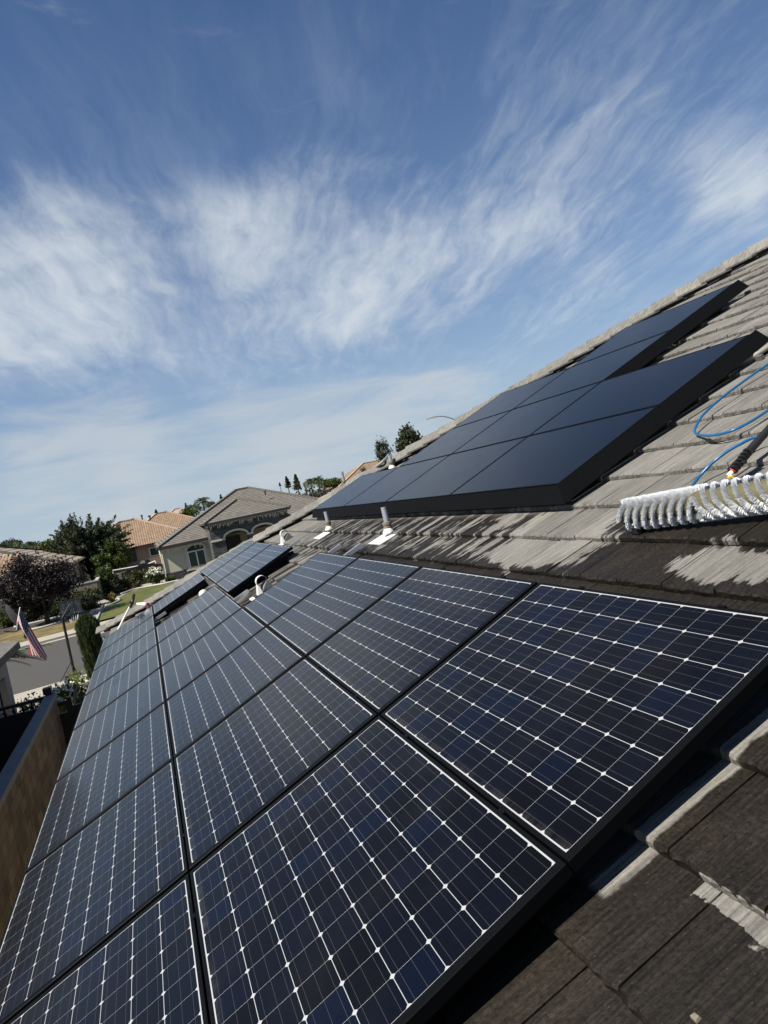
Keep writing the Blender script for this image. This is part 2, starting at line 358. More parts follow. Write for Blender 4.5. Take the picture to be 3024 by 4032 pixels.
L_lime = leaf('lime_leaf', (.06, .085, .015), (.22, .26, .05), .4); L_petal = plain('white_petal', (.80, .78, .66), .6, var=.05); L_far = leaf('far_leaf', (.022, .032, .02), (.07, .085, .05))
mt = newmat('grass'); p = coord(); n1 = noise(p, .5, 5, .6); n2 = noise(p, 14, 4, .7); bsdf(scalecol(mix(n1.ss(.35, .65), (.052, .072, .009), (.105, .105, .020)), n2 * .9 + .55), .95, n2, .6, .05); M_lawn = mt
mt = newmat('dry_grass'); p = coord(); n1 = noise(p, .9, 6, .65); n2 = noise(p, 11, 4, .7); bsdf(scalecol(mix(n1.ss(.38, .62), (.085, .075, .024), (.20, .14, .055)), n2 * .9 + .55), .95, n2, .6, .05); M_dryg = mt
mt = newmat('earth'); p = coord(); n1 = noise(p, .05, 6, .6); bsdf(mix(n1.ss(.35, .65), (.10, .085, .05), (.19, .16, .10)), .95); M_earth = mt
M_bed = plain('bark_bed', (.05, .04, .03), .95, var=.3, scale=6); M_rock = plain('gravel_bed', (.30, .27, .22), .95, var=.35, scale=9)
def roof_mat(name, a, b, course, col_w, barrel):                  # far tile roofs: local x along the eave, local y up the slope
    mt = newmat(name); p = coord(); x, y, z = sep(p)
    fy = (y / course).fract(); r = (y / course).floor(); fx = (x / col_w + (0 if barrel else r * .5)).fract()
    hx = X.m('SINE', fx * 3.14159) if barrel else X.w(0.0)
    rv = white(vec((x / col_w).floor(), r, 2)); c = scalecol(mix(rv, a, b), 1.0)
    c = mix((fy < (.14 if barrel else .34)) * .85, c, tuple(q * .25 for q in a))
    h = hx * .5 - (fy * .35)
    bsdf(c, .9, h, 1.0, .09 if barrel else .05); return mt
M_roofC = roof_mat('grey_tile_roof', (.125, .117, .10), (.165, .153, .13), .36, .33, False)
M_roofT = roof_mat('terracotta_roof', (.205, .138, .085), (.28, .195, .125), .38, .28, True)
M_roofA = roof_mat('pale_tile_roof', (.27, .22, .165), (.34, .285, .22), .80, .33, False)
M_capT = plain('terracotta_cap', (.38, .28, .20), .9, var=.2, scale=4); M_capC = plain('grey_cap', (.115, .105, .09), .9, var=.2, scale=4)
M_shade = plain('roof_cap_dark', (.06, .055, .05), .9, var=.2)

# ------------------------------------------------------------------ ground, street, lawns
def flat(name, pts, z, mat, kind='structure'):
    b = MB(); b.poly([(x, y, z) for x, y in pts]); o = b.build(name, mat); o['kind'] = kind; return o
flat('ground', [(-2500, -2500), (2500, -2500), (2500, 2500), (-2500, 2500)], G, M_earth)
sa = math.radians(9)
def strip(name, y0, y1, z, mat, h=0.0, x0=-60, x1=60):
    # a strip parallel to the street; y measured where the street passes x = -4.6
    P = lambda x, y: (x, y + (x + 4.6) * math.tan(sa))
    c = [P(x0, y0), P(x1, y0), P(x1, y1), P(x0, y1)]; b = MB()
    if h: b.hexa([(x, y, z) for x, y in c] + [(x, y, z + h) for x, y in c])
    else: b.poly([(x, y, z) for x, y in c])
    o = b.build(name, mat); o['kind'] = 'structure'; return o
strip('road', 26.4, 41.0, G + .012, M_asph)
strip('gutter', 40.45, 41.0, G + .022, M_conc); strip('kerb', 41.0, 41.22, G + .001, M_conc, .14); strip('sidewalk', 41.22, 43.1, G + .002, M_conc, .135)
strip('kerb', 26.1, 26.4, G + .001, M_conc, .13); strip('sidewalk', 24.2, 26.1, G + .002, M_conc, .125)
flat('driveway', [(-4.2, 15.2), (-3.0, 15.2), (-3.0, 24.1), (-6.5, 24.1), (-6.5, 19.8)], G + .03, M_conc)
flat('dry_lawn', [(-40, 37.7), (-4.2, 43.3), (-4.4, 60), (-40, 60)], G + .10, M_dryg)
flat('lawn', [(-3.5, 44.6), (7, 46.3), (7, 61.0), (1.2, 60.6), (.2, 60.8), (-1.0, 61.6), (-2.0, 61.2), (-2.6, 58.5), (-3.0, 57.0), (-3.55, 54.6)], G + .11, M_lawn)
flat('gravel_bed', [(-4.4, 43.6), (-3.5, 43.7), (-3.5, 54.6), (-2.9, 57.5), (-1.0, 62.4), (1.4, 61.2), (1.4, 66), (-7, 70), (-4.6, 58)], G + .105, M_rock)
flat('planting_bed', [(-10.5, 50.5), (-5.2, 51.2), (-4.5, 59.8), (-12, 59.8)], G + .115, M_bed)
def edging(name, pts, wd, label):
    b = MB(); P = spline([(x, y, G + .16) for x, y in pts], 6); b.tube(P, wd * .62, 8); o = b.build(name, M_edge, smooth=True); tag(o, label, 'edging'); return o
edging('garden_edging', [(-3.62, 44.4), (-3.66, 48), (-3.7, 51.5), (-3.75, 54.3)], .10, 'straight pale kerb edging along the left side of the green lawn')
edging('garden_edging', [(-2.6, 60.2), (-1.6, 61.9), (-.3, 61.7), (.9, 60.9), (2.2, 60.8)], .14, 'white scalloped edging along the back of the green lawn by the gate')
edging('garden_edging', [(-3.5, 53.0), (-3.0, 53.3), (-2.55, 54.8), (-2.75, 56.4), (-3.2, 57.0)], .13, 'white crescent edging curving round the golden shrub on the lawn')
edging('garden_edging', [(-8.3, 48.6), (-7.2, 48.3), (-6.2, 48.8), (-5.6, 50.2), (-6.4, 51.2)], .11, 'white ring edging around the base of the purple plum tree')
edging('garden_edging', [(-9.6, 53.0), (-8.0, 52.8), (-6.2, 52.9), (-4.9, 53.2)], .12, 'long pale edging behind the plum tree in front of the hedge')

# ------------------------------------------------------------------ our house with its tiled roof
HW0, HV0, HW1, HV1 = 14.15, -1.30, 4.05, 9.25                    # the hip line in roof (w, v)
def hipw(v): return HW0 + (v - HV0) * (HW1 - HW0) / (HV1 - HV0)
house = thing('house', 'grey concrete tile roofed house in the foreground carrying every solar panel', 'house', MT(0, 0, -.15).translation)
def under(o): o.parent = house; o.matrix_parent_inverse = house.matrix_basis.inverted(); return o
COURSE = .3555; VB = .91 - 6 * COURSE
b = MB(); jit = random.Random(3)
for r in range(30):
    v0 = VB + r * COURSE; vj = .085 if r == 0 else 0.0; off = (r % 2) * .16 + jit.uniform(-.03, .03) + .02
    if v0 + .06 > HV1: break
    w = -7.6 + off
    while True:
        wa, wb = w + .003, w + .3175; e0, e1 = hipw(v0), hipw(v0 + COURSE)
        if wa > e0: break
        clip = wb > min(e0, e1)
        k0, k1 = min(wb, e0), (min(wb, e1) if clip else wb)
        k1 = max(k1, wa + .002)
        dn = jit.uniform(-.003, .003); dv = jit.uniform(-.004, .004); tw = jit.uniform(-.0022, .0022); N = 14 if w < 5.5 else 3
        near = w < 5.5
        vs_, fs = [], []
        for i in range(N + 1):
            t = i / N; a0 = wa + (k0 - wa) * t; a1 = wa + (k1 - wa) * t; j = (jit.uniform(-.006, .006) if near else 0); j2 = (jit.uniform(-.005, .001) if near else 0)
            nn = dn + tw * (t - .5) * 2
            if i in (0, N) and near: j += .005; j2 -= .002
            vs_ += [R3(a0, v0 + vj + dv + j * .4, -.164 + nn), R3(a0, v0 + vj + dv + j, -.139 + nn + j2), R3(a0, v0 + vj + dv + j + .008, -.1305 + nn + j2 * .5), R3(a1, v0 + COURSE + .03, -.169 + nn)]
        for i in range(N):
            q = i * 4
            fs += [(q + 4, q + 0, q + 1, q + 5), (q + 5, q + 1, q + 2, q + 6), (q + 6, q + 2, q + 3, q + 7)]
        q = N * 4; fs += [(0, 3, 2, 1), (q, q + 1, q + 2, q + 3)]
        b.mesh(vs_, fs, 0, jit.random()); w += .3203
b.poly([R3(-7.6, VB + .12, -.176), R3(hipw(VB), VB + .12, -.176), R3(HW1, HV1, -.176), R3(-7.6, HV1, -.176)], 1)
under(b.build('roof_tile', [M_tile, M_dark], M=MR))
# the far slope beyond the hip, and the slope past the top
P0 = RWd(HW0, HV0, -.14); P1 = RWd(HW1, HV1, -.14)
b = MB(); b.poly([P0, (P0.x + 14, P0.y, P0.z), (P1.x + 5, P1.y, P1.z), P1]); b.poly([P1, (P1.x + 5, P1.y, P1.z), (P1.x + 5, P1.y - 12, P1.z), (P1.x, P1.y - 12, P1.z)])
under(b.build('roof_tile', M_cap))
b = MB()                                                          # hip tiles: bent pieces lapping up the hip
d = (R3(HW1, HV1) - R3(HW0, HV0)); L = d.length; d.normalize(); nrm = Vector((0, 0, 1)); side = d.cross(nrm).normalized()   # side points towards the viewer-right
k = 0; s = -.1
while s < L + .25:
    lo = .036 + random.uniform(-.006, .006); hi = .008
    c0 = R3(HW0, HV0) + d * s; c1_ = c0 + d * .40
    if random.random() < .5: c0 = c0 + side * random.uniform(-.012, .012)
    def pt(c, off, n): return c + side * off + nrm * n
    th = .022
    prof = [(-.17, -.16), (-.03, .0), (.03, .004), (.14, -.082)]
    lowr = [pt(c0, o, n + lo) for o, n in prof]; upr = [pt(c1_, o * .96, n + hi) for o, n in prof]
    low2 = [q - nrm * th for q in lowr]; upr2 = [q - nrm * th for q in upr]
    vs_ = lowr + upr + low2 + upr2; fs = []
    for i in range(3): fs += [(i, i + 1, i + 5, i + 4), (8 + i, 12 + i, 13 + i, 9 + i), (i, 8 + i, 9 + i, i + 1)]
    fs += [(0, 4, 12, 8), (3, 11, 15, 7)]
    b.mesh(vs_, fs, 0); s += .335
for q in range(7):                                               # the start of the next ridge, falling away to the right of the apex
    c0 = R3(HW1 - .05 - q * .33, HV1 + .02 - q * .10, .015); c1_ = c0 + Vector((.40, -.12, -.03))
    for o, n in ((0, 0),):
        b.hexa([c0 + Vector((0, -.13, -.07)), c1_ + Vector((0, -.13, -.09)), c1_ + Vector((0, .13, -.06)), c0 + Vector((0, .13, -.03)), c0 + Vector((0, -.10, -.02)), c1_ + Vector((0, -.10, -.045)), c1_ + Vector((0, .03, .025)), c0 + Vector((0, .03, .05))])
under(b.build('hip_tile', M_cap, M=MR))
b = MB(); b.bar(R3(HW0, HV0, -.10), R3(HW1, HV1, -.10), .05, .07); under(b.build('hip_board', M_brown, M=MR))
ev = RWd(0, VB + .11, -.17)
b = MB(); b.box((ev.x - .02, -7.6, ev.z - .2), (ev.x + .02, HW0 + .1, ev.z - .01)); under(b.build('fascia', M_wood))
b = MB(); b.box((ev.x - .065, -7.6, ev.z - .13), (ev.x - .025, HW0 + .15, ev.z - .03)); under(b.build('gutter', M_brown))
b = MB(); b.box((ev.x + .55, -8, G), (P1.x + 5, HW0 - .45, ev.z - .05)); under(b.build('wall', M_stuccoN))
b = MB(); b.box((ev.x + .02, -8, ev.z - .2), (ev.x + .6, HW0, ev.z - .16)); under(b.build('soffit', M_wood))

# ------------------------------------------------------------------ blue-celled solar panels
PU, PV = 1.592, 1.056; EL, LL = .031, .0155
def panel_parts(root, U, V, el, ll, cellmat, th=.040):
    b = MB(); x, y = U / 2, V / 2; ix, iy = x - el, y - ll
    o = [(-x, -y), (x, -y), (x, y), (-x, y)]; i_ = [(-ix, -iy), (ix, -iy), (ix, iy), (-ix, iy)]; bv = .0016
    ob = [(-x + bv, -y + bv), (x - bv, -y + bv), (x - bv, y - bv), (-x + bv, y - bv)]
    for k in range(4):
        l = (k + 1) % 4
        b.poly([(*ob[k], 0), (*ob[l], 0), (*i_[l], 0), (*i_[k], 0)]); b.poly([(*o[k], -bv), (*o[l], -bv), (*ob[l], 0), (*ob[k], 0)])
        b.poly([(*o[l], -bv), (*o[k], -bv), (*o[k], -th), (*o[l], -th)]); b.poly([(*i_[k], 0), (*i_[l], 0), (*i_[l], -.003), (*i_[k], -.003)])
        a_ = .022; q = [(-x + a_, -y + a_), (x - a_, -y + a_), (x - a_, y - a_), (-x + a_, y - a_)]
        b.poly([(*o[k], -th), (*q[k], -th), (*q[l], -th), (*o[l], -th)])
    b.build('frame', M_frame, root)
    b = MB(); b.poly([(-ix, -iy, -.0018), (ix, -iy, -.0018), (ix, iy, -.0018), (-ix, iy, -.0018)]); b.poly([(-ix, -iy, -.007), (-ix, iy, -.007), (ix, iy, -.007), (ix, -iy, -.007)])
    b.build('cell_sheet', cellmat, root)
    for sx in (-1, 1):
        b = MB(); b.box((sx * x * .54 - .016, y - .004, -.03), (sx * x * .54 + .016, y + .009, .0025)); b.build('clamp', M_frame, root)
    return root
PITCHU = 1.6237; VR = {1: -1.0641 + .508, 2: .508, 3: 1.0641 + .508}
def wk(k): return .762 - 1.524 + PITCHU * k                      # centre of column k
rowname = {1: 'lowest row of panels beside the eave', 2: 'middle row of panels', 3: 'upper row of panels'}
ordn = ['nearest', 'second', 'third', 'fourth', 'fifth', 'sixth', 'seventh', 'farthest']
lab = {
 (1, 0): 'white-gridded solar panel cut off by the bottom left corner of the picture',
 (2, 0): 'largest white-gridded solar panel, in the middle foreground left of the sunlit wet tiles',
 (3, 0): 'white-gridded solar panel nearest the roller brush, its right corner at the dry tile strip',
 (2, 6): '', }
plist = [(1, k) for k in range(8)] + [(2, k) for k in range(6)] + [(2, 7)] + [(3, k) for k in range(4)] + [(3, k) for k in (5, 6, 7)]
extra = {(2, 5): 'white-gridded solar panel ending the middle row beside the black gap with the dome vent', (2, 7): 'single white-gridded solar panel alone on the far side of the dome vent gap',
 (3, 3): 'white-gridded solar panel ending the upper row beside the white hooded vent', (3, 5): 'nearest of three white-gridded panels standing apart beyond the white hooded vent', (3, 6): 'middle one of three white-gridded panels standing apart by the hip', (3, 7): 'farthest of three white-gridded panels standing apart, touching the hip', (1, 7): 'white-gridded solar panel at the far end of the eave row under the white pole'}
proto = None
for (r, k) in plist:
    lb = lab.get((r, k)) or extra.get((r, k)) or f'white-gridded solar panel, {ordn[k]} from the camera in the {rowname[r]}'
    v = VR[r]; n = 0.0
    w = wk(k)
    if r == 3 and k >= 5: v += .02; n = .012
    if proto is None:
        o = thing('solar_panel', lb, 'solar panel', group='white-gridded solar panels', M=MT(w, v, n)); panel_parts(o, PU, PV, EL, LL, M_cell); proto = o
    else:
        o = copy_tree(proto); o.matrix_basis = MT(w, v, n); o['label'] = lb
    if (r, k) in ((2, 2), (3, 1), (1, 4)): o.matrix_basis = o.matrix_basis @ Matrix.Rotation(.0016, 4, 'X')

# ------------------------------------------------------------------ all-black panels, higher up the slope
NB = .03; BP, BV = 1.877, 1.036
names = ['nearest', 'second', 'third', 'farthest']
blist = [(0, k, 1.10) for k in range(4)] + [(1, k, 1.10) for k in range(3)] + [(2, k, 1.10) for k in (1, 2)] + [(3, 1, 1.10)]
bl = {(0, 0): 'all-black solar panel at the near lower corner of the black array', (0, 1): 'all-black solar panel, second from the camera along the bottom skirt', (0, 2): 'all-black solar panel, third from the camera along the bottom skirt', (0, 3): 'all-black solar panel at the far pointed end of the black array',
 (1, 0): 'all-black solar panel sticking out highest above the blue hose on the second row', (1, 1): 'all-black solar panel in the middle of the second row of the black array', (1, 2): 'all-black solar panel ending the second row beside the short pipe at the hip',
 (2, 1): 'all-black solar panel at the near end of the third row of the black array', (2, 2): 'all-black solar panel at the far end of the third row below the street lamp', (3, 1): 'all-black solar panel at the very top of the black array, alone in its row'}
proto = None
for (r, k, w0) in blist:
    M = MT(w0 + BP * (k + .5), 3.075 + BV * (r + .5) + .003 * r, NB)
    if proto is None:
        o = thing('solar_panel', bl[(r, k)], 'solar panel', group='all-black solar panels', M=M); panel_parts(o, BP - .012, BV - .010, .010, .010, M_black, .035); proto = o
    else:
        o = copy_tree(proto); o.matrix_basis = M; o['label'] = bl[(r, k)]
def skirt(name, a, c, out, label, ext=0.0, parts=True):           # sheet metal closing the edge of the array, leaning outwards at its foot
    a = Vector(a); c = Vector(c); out = Vector(out); b = MB(); t = Vector((0, 0, -.003)); d = (c - a).normalized()
    top = NB + .003
    for (o0, n0, o1, n1) in ((.004, top - .012, .016, top), (.016, top, .024, top - .016), (.024, top - .016, .075, -.088)):
        p = [a + out * o0 + Vector((0, 0, n0)) - d * o0, c + out * o0 + Vector((0, 0, n0)) + d * o0 * ext, c + out * o1 + Vector((0, 0, n1)) + d * o1 * ext, a + out * o1 + Vector((0, 0, n1)) - d * o1]
        q = [x - out * .003 - Vector((0, 0, .0015)) for x in p]
        b.mesh(p + q, [(0, 1, 2, 3), (7, 6, 5, 4), (0, 4, 5, 1), (2, 6, 7, 3), (1, 5, 6, 2), (3, 7, 4, 0)])
    o = b.build(name, M_skirt, M=MR); tag(o, label, 'skirt', 'black metal skirts around the black array'); return o
wr = 1.10; wl = 1.10 + BP * 4; vb = 3.072
skirt('array_skirt', (-wr, vb, 0), (-wl, vb, 0), (0, -1, 0), 'long black metal skirt along the bottom edge of the black array', 1.0)
skirt('array_skirt', (-wr, vb, 0), (-wr, vb + 2 * BV + .05, 0), (1, 0, 0), 'black metal skirt on the near side of the lower two rows of the black array', .5)
wr2 = 1.10 + BP
skirt('array_skirt', (-wr2, vb + 2 * BV + .03, 0), (-wr2, vb + 4 * BV + .06, 0), (1, 0, 0), 'black metal skirt on the near side of the upper two rows of the black array', .5)
# rails under both arrays, their cut ends showing
def rail(w, va, vb_, label, n=-.045, mat=M_alu, hw=.022):
    b = MB(); b.box((-w - hw, va, n - .045), (-w + hw, vb_, n)); b.box((-w - hw * .5, vb_ - .0005, n - .036), (-w + hw * .5, vb_ + .001, n - .008), 1)
    o = b.build('mounting_rail', [mat, M_dark], M=MR); tag(o, label, 'rail', 'aluminium mounting rails'); return o
rail(4.08, 1.2, 2.37, 'silver rail end above the upper panel row, nearest the camera'); rail(4.80, 1.2, 2.33, 'silver rail end at the far top corner of the upper panel row')
rail(7.22, 1.2, 2.37, 'silver rail end at the top corner of the three separate panels'); rail(6.12, .2, 1.27, 'silver rail end beside the foot of the white hooded vent')
rail(9.62, -.6, .17, 'silver rail end below the dome vent in the black gap')
b = MB(); b.box((-9.72, 1.01, -.15), (-9.70, 1.19, -.01)); o = b.build('rail_end_plate', M_grey, M=MR); tag(o, 'grey metal plate closing the far end of the dome vent gap', 'plate')
for (w, va, vb_, lb) in ((1.16, 3.2, 5.1, 'dark rail under the near edge of the lower black panels'), (3.03, 5.3, 7.2, 'dark rail under the near edge of the upper black panels')):
    rail(w, va, vb_, lb, -.01, M_frame)
rail(6.60, 1.12, 2.1, 'dark rail under the near side of the three separate panels', -.045, M_frame); rail(9.80, .05, 1.0, 'dark rail under the near side of the single far panel', -.045, M_frame)

# ------------------------------------------------------------------ vents and pipes on the roof
def lift(w, v, n, n0=-.12): f = (1.349 - n) / (1.349 - n0); return R3(-3.235 + (w + 3.235) * f, .67 + (v - .67) * f, n)   # same sight line, other height above the tiles
UPL = (MR.to_3x3().inverted() @ Vector((0, 0, 1)))               # straight up, in roof coordinates
def pipe(w, v, h, r, label, flash=None, slope=-.02):
    t = thing('vent_pipe', label, 'vent pipe', group='galvanised vent pipes', M=MT(w, v, -.14))
    b = MB(); n = 18
    b.tube([Vector((0, 0, -.02)), UPL * h], r, n, 0, False); b.tube([UPL * h, Vector((0, 0, -.02))], r * .86, n, 1, False)
    vs_ = [UPL * h + Vector((math.cos(2 * math.pi * k / n) * q, math.sin(2 * math.pi * k / n) * q, 0)) for q in (r, r * .86) for k in range(n)]
    b.build('pipe', [M_galv, M_dark], t, smooth=True)
    b = MB(); b.tube([UPL * .085, UPL * .10, UPL * .125, UPL * .13], [r * 1.25, r * 1.5, r * 1.45, r * 1.1], 14); b.tube([UPL * .055, UPL * .07, UPL * .088], [r * 1.3, r * 1.4, r * 1.2], 14)
    b.build('mastic_collar', M_mastic, t)
    b = MB(); b.tube([Vector((0, 0, 0)), UPL * .02, UPL * .065], [r * 2.2, r * 1.8, r * 1.25], 14, 0)
    b.build('flashing_cone', M_lead, t, smooth=True)
    if flash:
        b = MB(); w0, w1, va, vb_ = flash
        b.hexa([(-w1, va, -.004), (-w0, va, -.004), (-w0, vb_, -.022), (-w1, vb_, -.022), (-w1, va, .004), (-w0, va, .004), (-w0, vb_, -.012), (-w1, vb_, -.012)])
        b.build('flashing', M_lead, t)
    return t
pipe(6.78, 2.73, .27, .030, 'galvanised vent pipe with white flashing near the far tip of the black array', (-.17, .22, -.22, .03))
pipe(4.04, 2.68, .29, .033, 'galvanised vent pipe with white flashing just below the long black skirt', (-.19, .22, -.20, .03))
pipe(10.10, 4.13, .31, .030, 'galvanised pipe behind the far tip of the black array'); pipe(8.28, 4.53, .23, .033, 'galvanised pipe at the hip beside the curved grey conduit')
M_damp = plain('dark_damper', (.055, .058, .065), .5)  # dark grey plate under the hood
def hood(w, v, label, s=1.0):
    t = thing('roof_vent', label, 'roof vent', group='white hooded roof vents', M=MT(w, v, -.145))
    b = MB(); n = 14; R = .066 * s; hgt = .118 * s; hu = .05 * s     # arch: half tube across the slope, open to the viewer
    for th, fl in ((R, 0), (R * .93, 1)):
        vs_ = []
        for k in range(n + 1):
            a = math.pi * k / n; o_ = Vector((0, -math.cos(a) * th, math.sin(a) * th)) + UPL * hgt
            vs_ += [o_ + Vector((hu, 0, 0)), o_ + Vector((-hu, 0, 0))]
        fs = [(2 * k, 2 * k + 2, 2 * k + 3, 2 * k + 1) for k in range(n)]
        if fl: fs = [f[::-1] for f in fs]
        b.mesh(vs_, fs, 0)
    b.build('hood', M_lead, t, smooth=True)
    b = MB(); c = UPL * (hgt - .004)
    b.hexa([(-.07 * s, -.085 * s, 0), (.075 * s, -.085 * s, 0), (.075 * s, -.02 * s, -.01), (-.07 * s, -.02 * s, -.01), c + Vector((-hu, -R, 0)), c + Vector((hu * .9, -R, 0)), c + Vector((hu * .9, -R * .8, 0)), c + Vector((-hu, -R * .8, 0))])
    b.build('base', M_lead, t)
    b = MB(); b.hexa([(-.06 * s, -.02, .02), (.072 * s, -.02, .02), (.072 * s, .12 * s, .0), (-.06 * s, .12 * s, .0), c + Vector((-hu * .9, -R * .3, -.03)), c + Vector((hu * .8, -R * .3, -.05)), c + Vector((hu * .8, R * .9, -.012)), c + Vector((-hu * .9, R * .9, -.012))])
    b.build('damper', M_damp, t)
    b = MB(); b.hexa([(-.17, -.19, 0), (.17, -.19, 0), (.17, .09, -.018), (-.17, .09, -.018), (-.17, -.19, .006), (.17, -.19, .006), (.17, .09, -.008), (-.17, .09, -.008)]); b.build('flashing', M_lead, t)
    return t
hood(8.66, 2.40, 'white hooded vent on open tiles above the three separate panels', 1.05); hood(5.82, 1.40, 'white hooded vent in the gap at the end of the upper panel row', 1.12)
t = thing('dome_vent', 'white dome vent half hidden in the black gap of the middle row', 'roof vent', M=MT(9.2, .84, -.16))
b = MB(); b.lathe([(.078, 0), (.078, .03), (.072, .06), (.054, .085), (.024, .098), (.002, .10)], 20); b.build('dome', M_lead, t, smooth=True)
b = MB(); b.box((-.16, -.16, -.004), (.16, .16, .004)); b.build('flashing', M_lead, t)
b = MB(); P = spline([lift(*q_, -.13) for q_ in ((10.42, 4.42, -.12), (10.33, 4.58, -.10), (10.08, 4.66, -.06), (9.86, 4.72, -.02), (9.84, 4.86, .02), (9.95, 5.06, .035), (10.12, 5.2, .0), (10.3, 5.3, -.08))], 6)
b.tube(P, .026, 12); tag(b.build('conduit', M_grey, M=MR, smooth=True), 'curved grey conduit climbing over the hip beside the short pipe', 'conduit')
t = thing('conduit', 'beige conduit bending out from under the near top corner of the black array', 'conduit', M=MT(1.0, 5.05, -.12))
b = MB(); P = spline([Vector((-.25, -.2, .005)), Vector((-.08, -.07, .01)), Vector((.0, .02, .015)), Vector((.03, .16, .02)), Vector((.03, .5, .02))], 8); b.tube(P, .020, 12); b.build('pipe', M_beige, t, smooth=True)
b = MB(); b.box((-.012, -.06, -.05), (.045, -.03, .01)); b.build('strap', M_galv2, t); b = MB(); b.box((.0, .2, -.05), (.06, .23, .0)); b.build('strap', M_galv2, t)
# small litter of the roof
b = MB(); q = R3(-1.985, .988, -.143); b.hexa([q + Vector(x) for x in ((-.011, -.009, 0), (.012, -.010, 0), (.010, .009, 0), (-.012, .008, 0), (-.008, -.006, .012), (.008, -.007, .010), (.007, .006, .012), (-.008, .006, .009))]); tag(b.build('pebble', M_mastic, M=MR), 'small grey stone chip lying on the dark wet tiles', 'stone')

# ------------------------------------------------------------------ hose, pole and roller brush
def hose(pts, label):
    b = MB(); b.tube(spline([lift(*p) for p in pts], 7), .0082, 12); tag(b.build('hose', M_hose, M=MR, smooth=True), label, 'hose', 'blue water hose')
hose([(.72, 5.05, -.10), (.74, 4.82, -.105), (.765, 4.68, -.10), (.785, 4.55, -.095), (.80, 4.40, -.085), (.79, 4.23, -.08), (.765, 4.11, -.085), (.705, 3.99, -.095), (.64, 3.89, -.105), (.56, 3.825, -.11), (.465, 3.787, -.10), (.355, 3.768, -.09), (.253, 3.785, -.085), (.19, 3.835, -.09), (.15, 3.91, -.10), (.12, 4.04, -.11), (.1, 4.3, -.11), (.1, 4.6, -.11)], 'blue hose looping down the dry tiles beside the black array')
hose([(-.35, 3.70, -.10), (-.2, 3.68, -.09), (-.12, 3.665, -.075), (-.03, 3.645, -.06), (.015, 3.59, -.05), (.05, 3.525, -.05), (.062, 3.44, -.06), (.055, 3.35, -.08), (.027, 3.24, -.10), (-.01, 3.13, -.09), (-.03, 3.06, -.075)], 'blue hose arching from the tiles down to the left part of the brush')
hose([(-.75, 3.19, -.06), (-.6, 3.195, -.05), (-.505, 3.19, -.05), (-.42, 3.187, -.05), (-.348, 3.182, -.05), (-.285, 3.158, -.055), (-.245, 3.11, -.06), (-.23, 3.05, -.06)], 'blue hose running low behind the middle of the brush past the yellow clip')
t = thing('water_fed_pole', 'black telescopic pole with ribbed fittings and a yellow clip reaching the brush', 'pole', M=MT(-.28, 3.18, -.07))
q = lambda w, v, n: lift(w, v, n - .07, -.08) - R3(-.28, 3.18, -.07)
b = MB(); b.tube([q(-.262, 3.235, .0), q(-.215, 3.42, .02), q(-.167, 3.64, .04), q(-.04, 4.2, .09)], [.021, .022, .020, .018], 14); b.build('pole', M_pole, t, smooth=True)
b = MB()
for i in range(6):
    f = i / 5; p0 = q(-.268 + .05 * f, 3.225 + .17 * f, .006 + .028 * f); b.tube([p0, p0 + Vector((-.006, .014, .002))], .0235, 12)
for i in range(7):
    f = i / 6; p0 = q(-.232 + .03 * f, 3.235 + .16 * f, -.005 + .03 * f); b.tube([p0, p0 + Vector((-.004, .012, .001))], .012, 8)
for sx in (.03, -.024): p0 = q(-.245, 3.30, .015) + Vector((sx, 0, 0)); b.tube([p0 - Vector((.012, 0, 0)), p0 + Vector((.012, 0, 0))], .009, 8)
b.build('fitting', M_pole, t)
b = MB(); b.tube([q(-.270, 3.215, .0), q(-.2675, 3.223, .002)], .0225, 14); b.build('ring', M_redp, t)
b = MB(); b.tube([q(-.282, 3.165, -.01), q(-.272, 3.208, -.002)], .012, 12); b.build('connector', M_white, t)
b = MB(); b.bar(q(-.292, 3.15, .006), q(-.297, 3.166, .009), .012, .008); b.bar(q(-.308, 3.155, .006), q(-.311, 3.168, .009), .011, .010); b.build('clip', M_yel, t)
# the roller brush: two halves with helical bands of bristles of opposite hand
A0 = R3(.085, 2.775, -.045); A1 = R3(-1.40, 3.02, -.03); ax = (A1 - A0).normalized(); LB = (A1 - A0).length
t = thing('roller_brush', 'long white helical roller brush with olive core lying on the wet and dry tiles', 'brush', M=MR @ Matrix.Translation(A0))
e1 = (Vector((0, 0, 1)) - ax * ax.z).normalized(); e2 = ax.cross(e1)
mt = newmat('olive_core'); p = coord(); x, y, z = sep(p)
grid = ((X.m('SINE', x * 900.0) * X.m('SINE', (y + z) * 900.0)) > .1); bsdf(mix(grid, (.055, .05, .02), (.17, .155, .085)), .6, grid * 1.0, .5, .002); M_core = mt
b = MB(); b.tube([ax * .0, ax * (LB * .5), ax * LB], .064, 24); b.build('core', M_core, t, smooth=True)
SPL = .505; rows = []; rr = []; br = random.Random(5)
def band_phase(xx, st): return (2 * math.pi * st / 4) + (-xx * 2 * math.pi / .235 if xx < SPL else (xx - SPL * 2) * 2 * math.pi / .235)
xx = .004
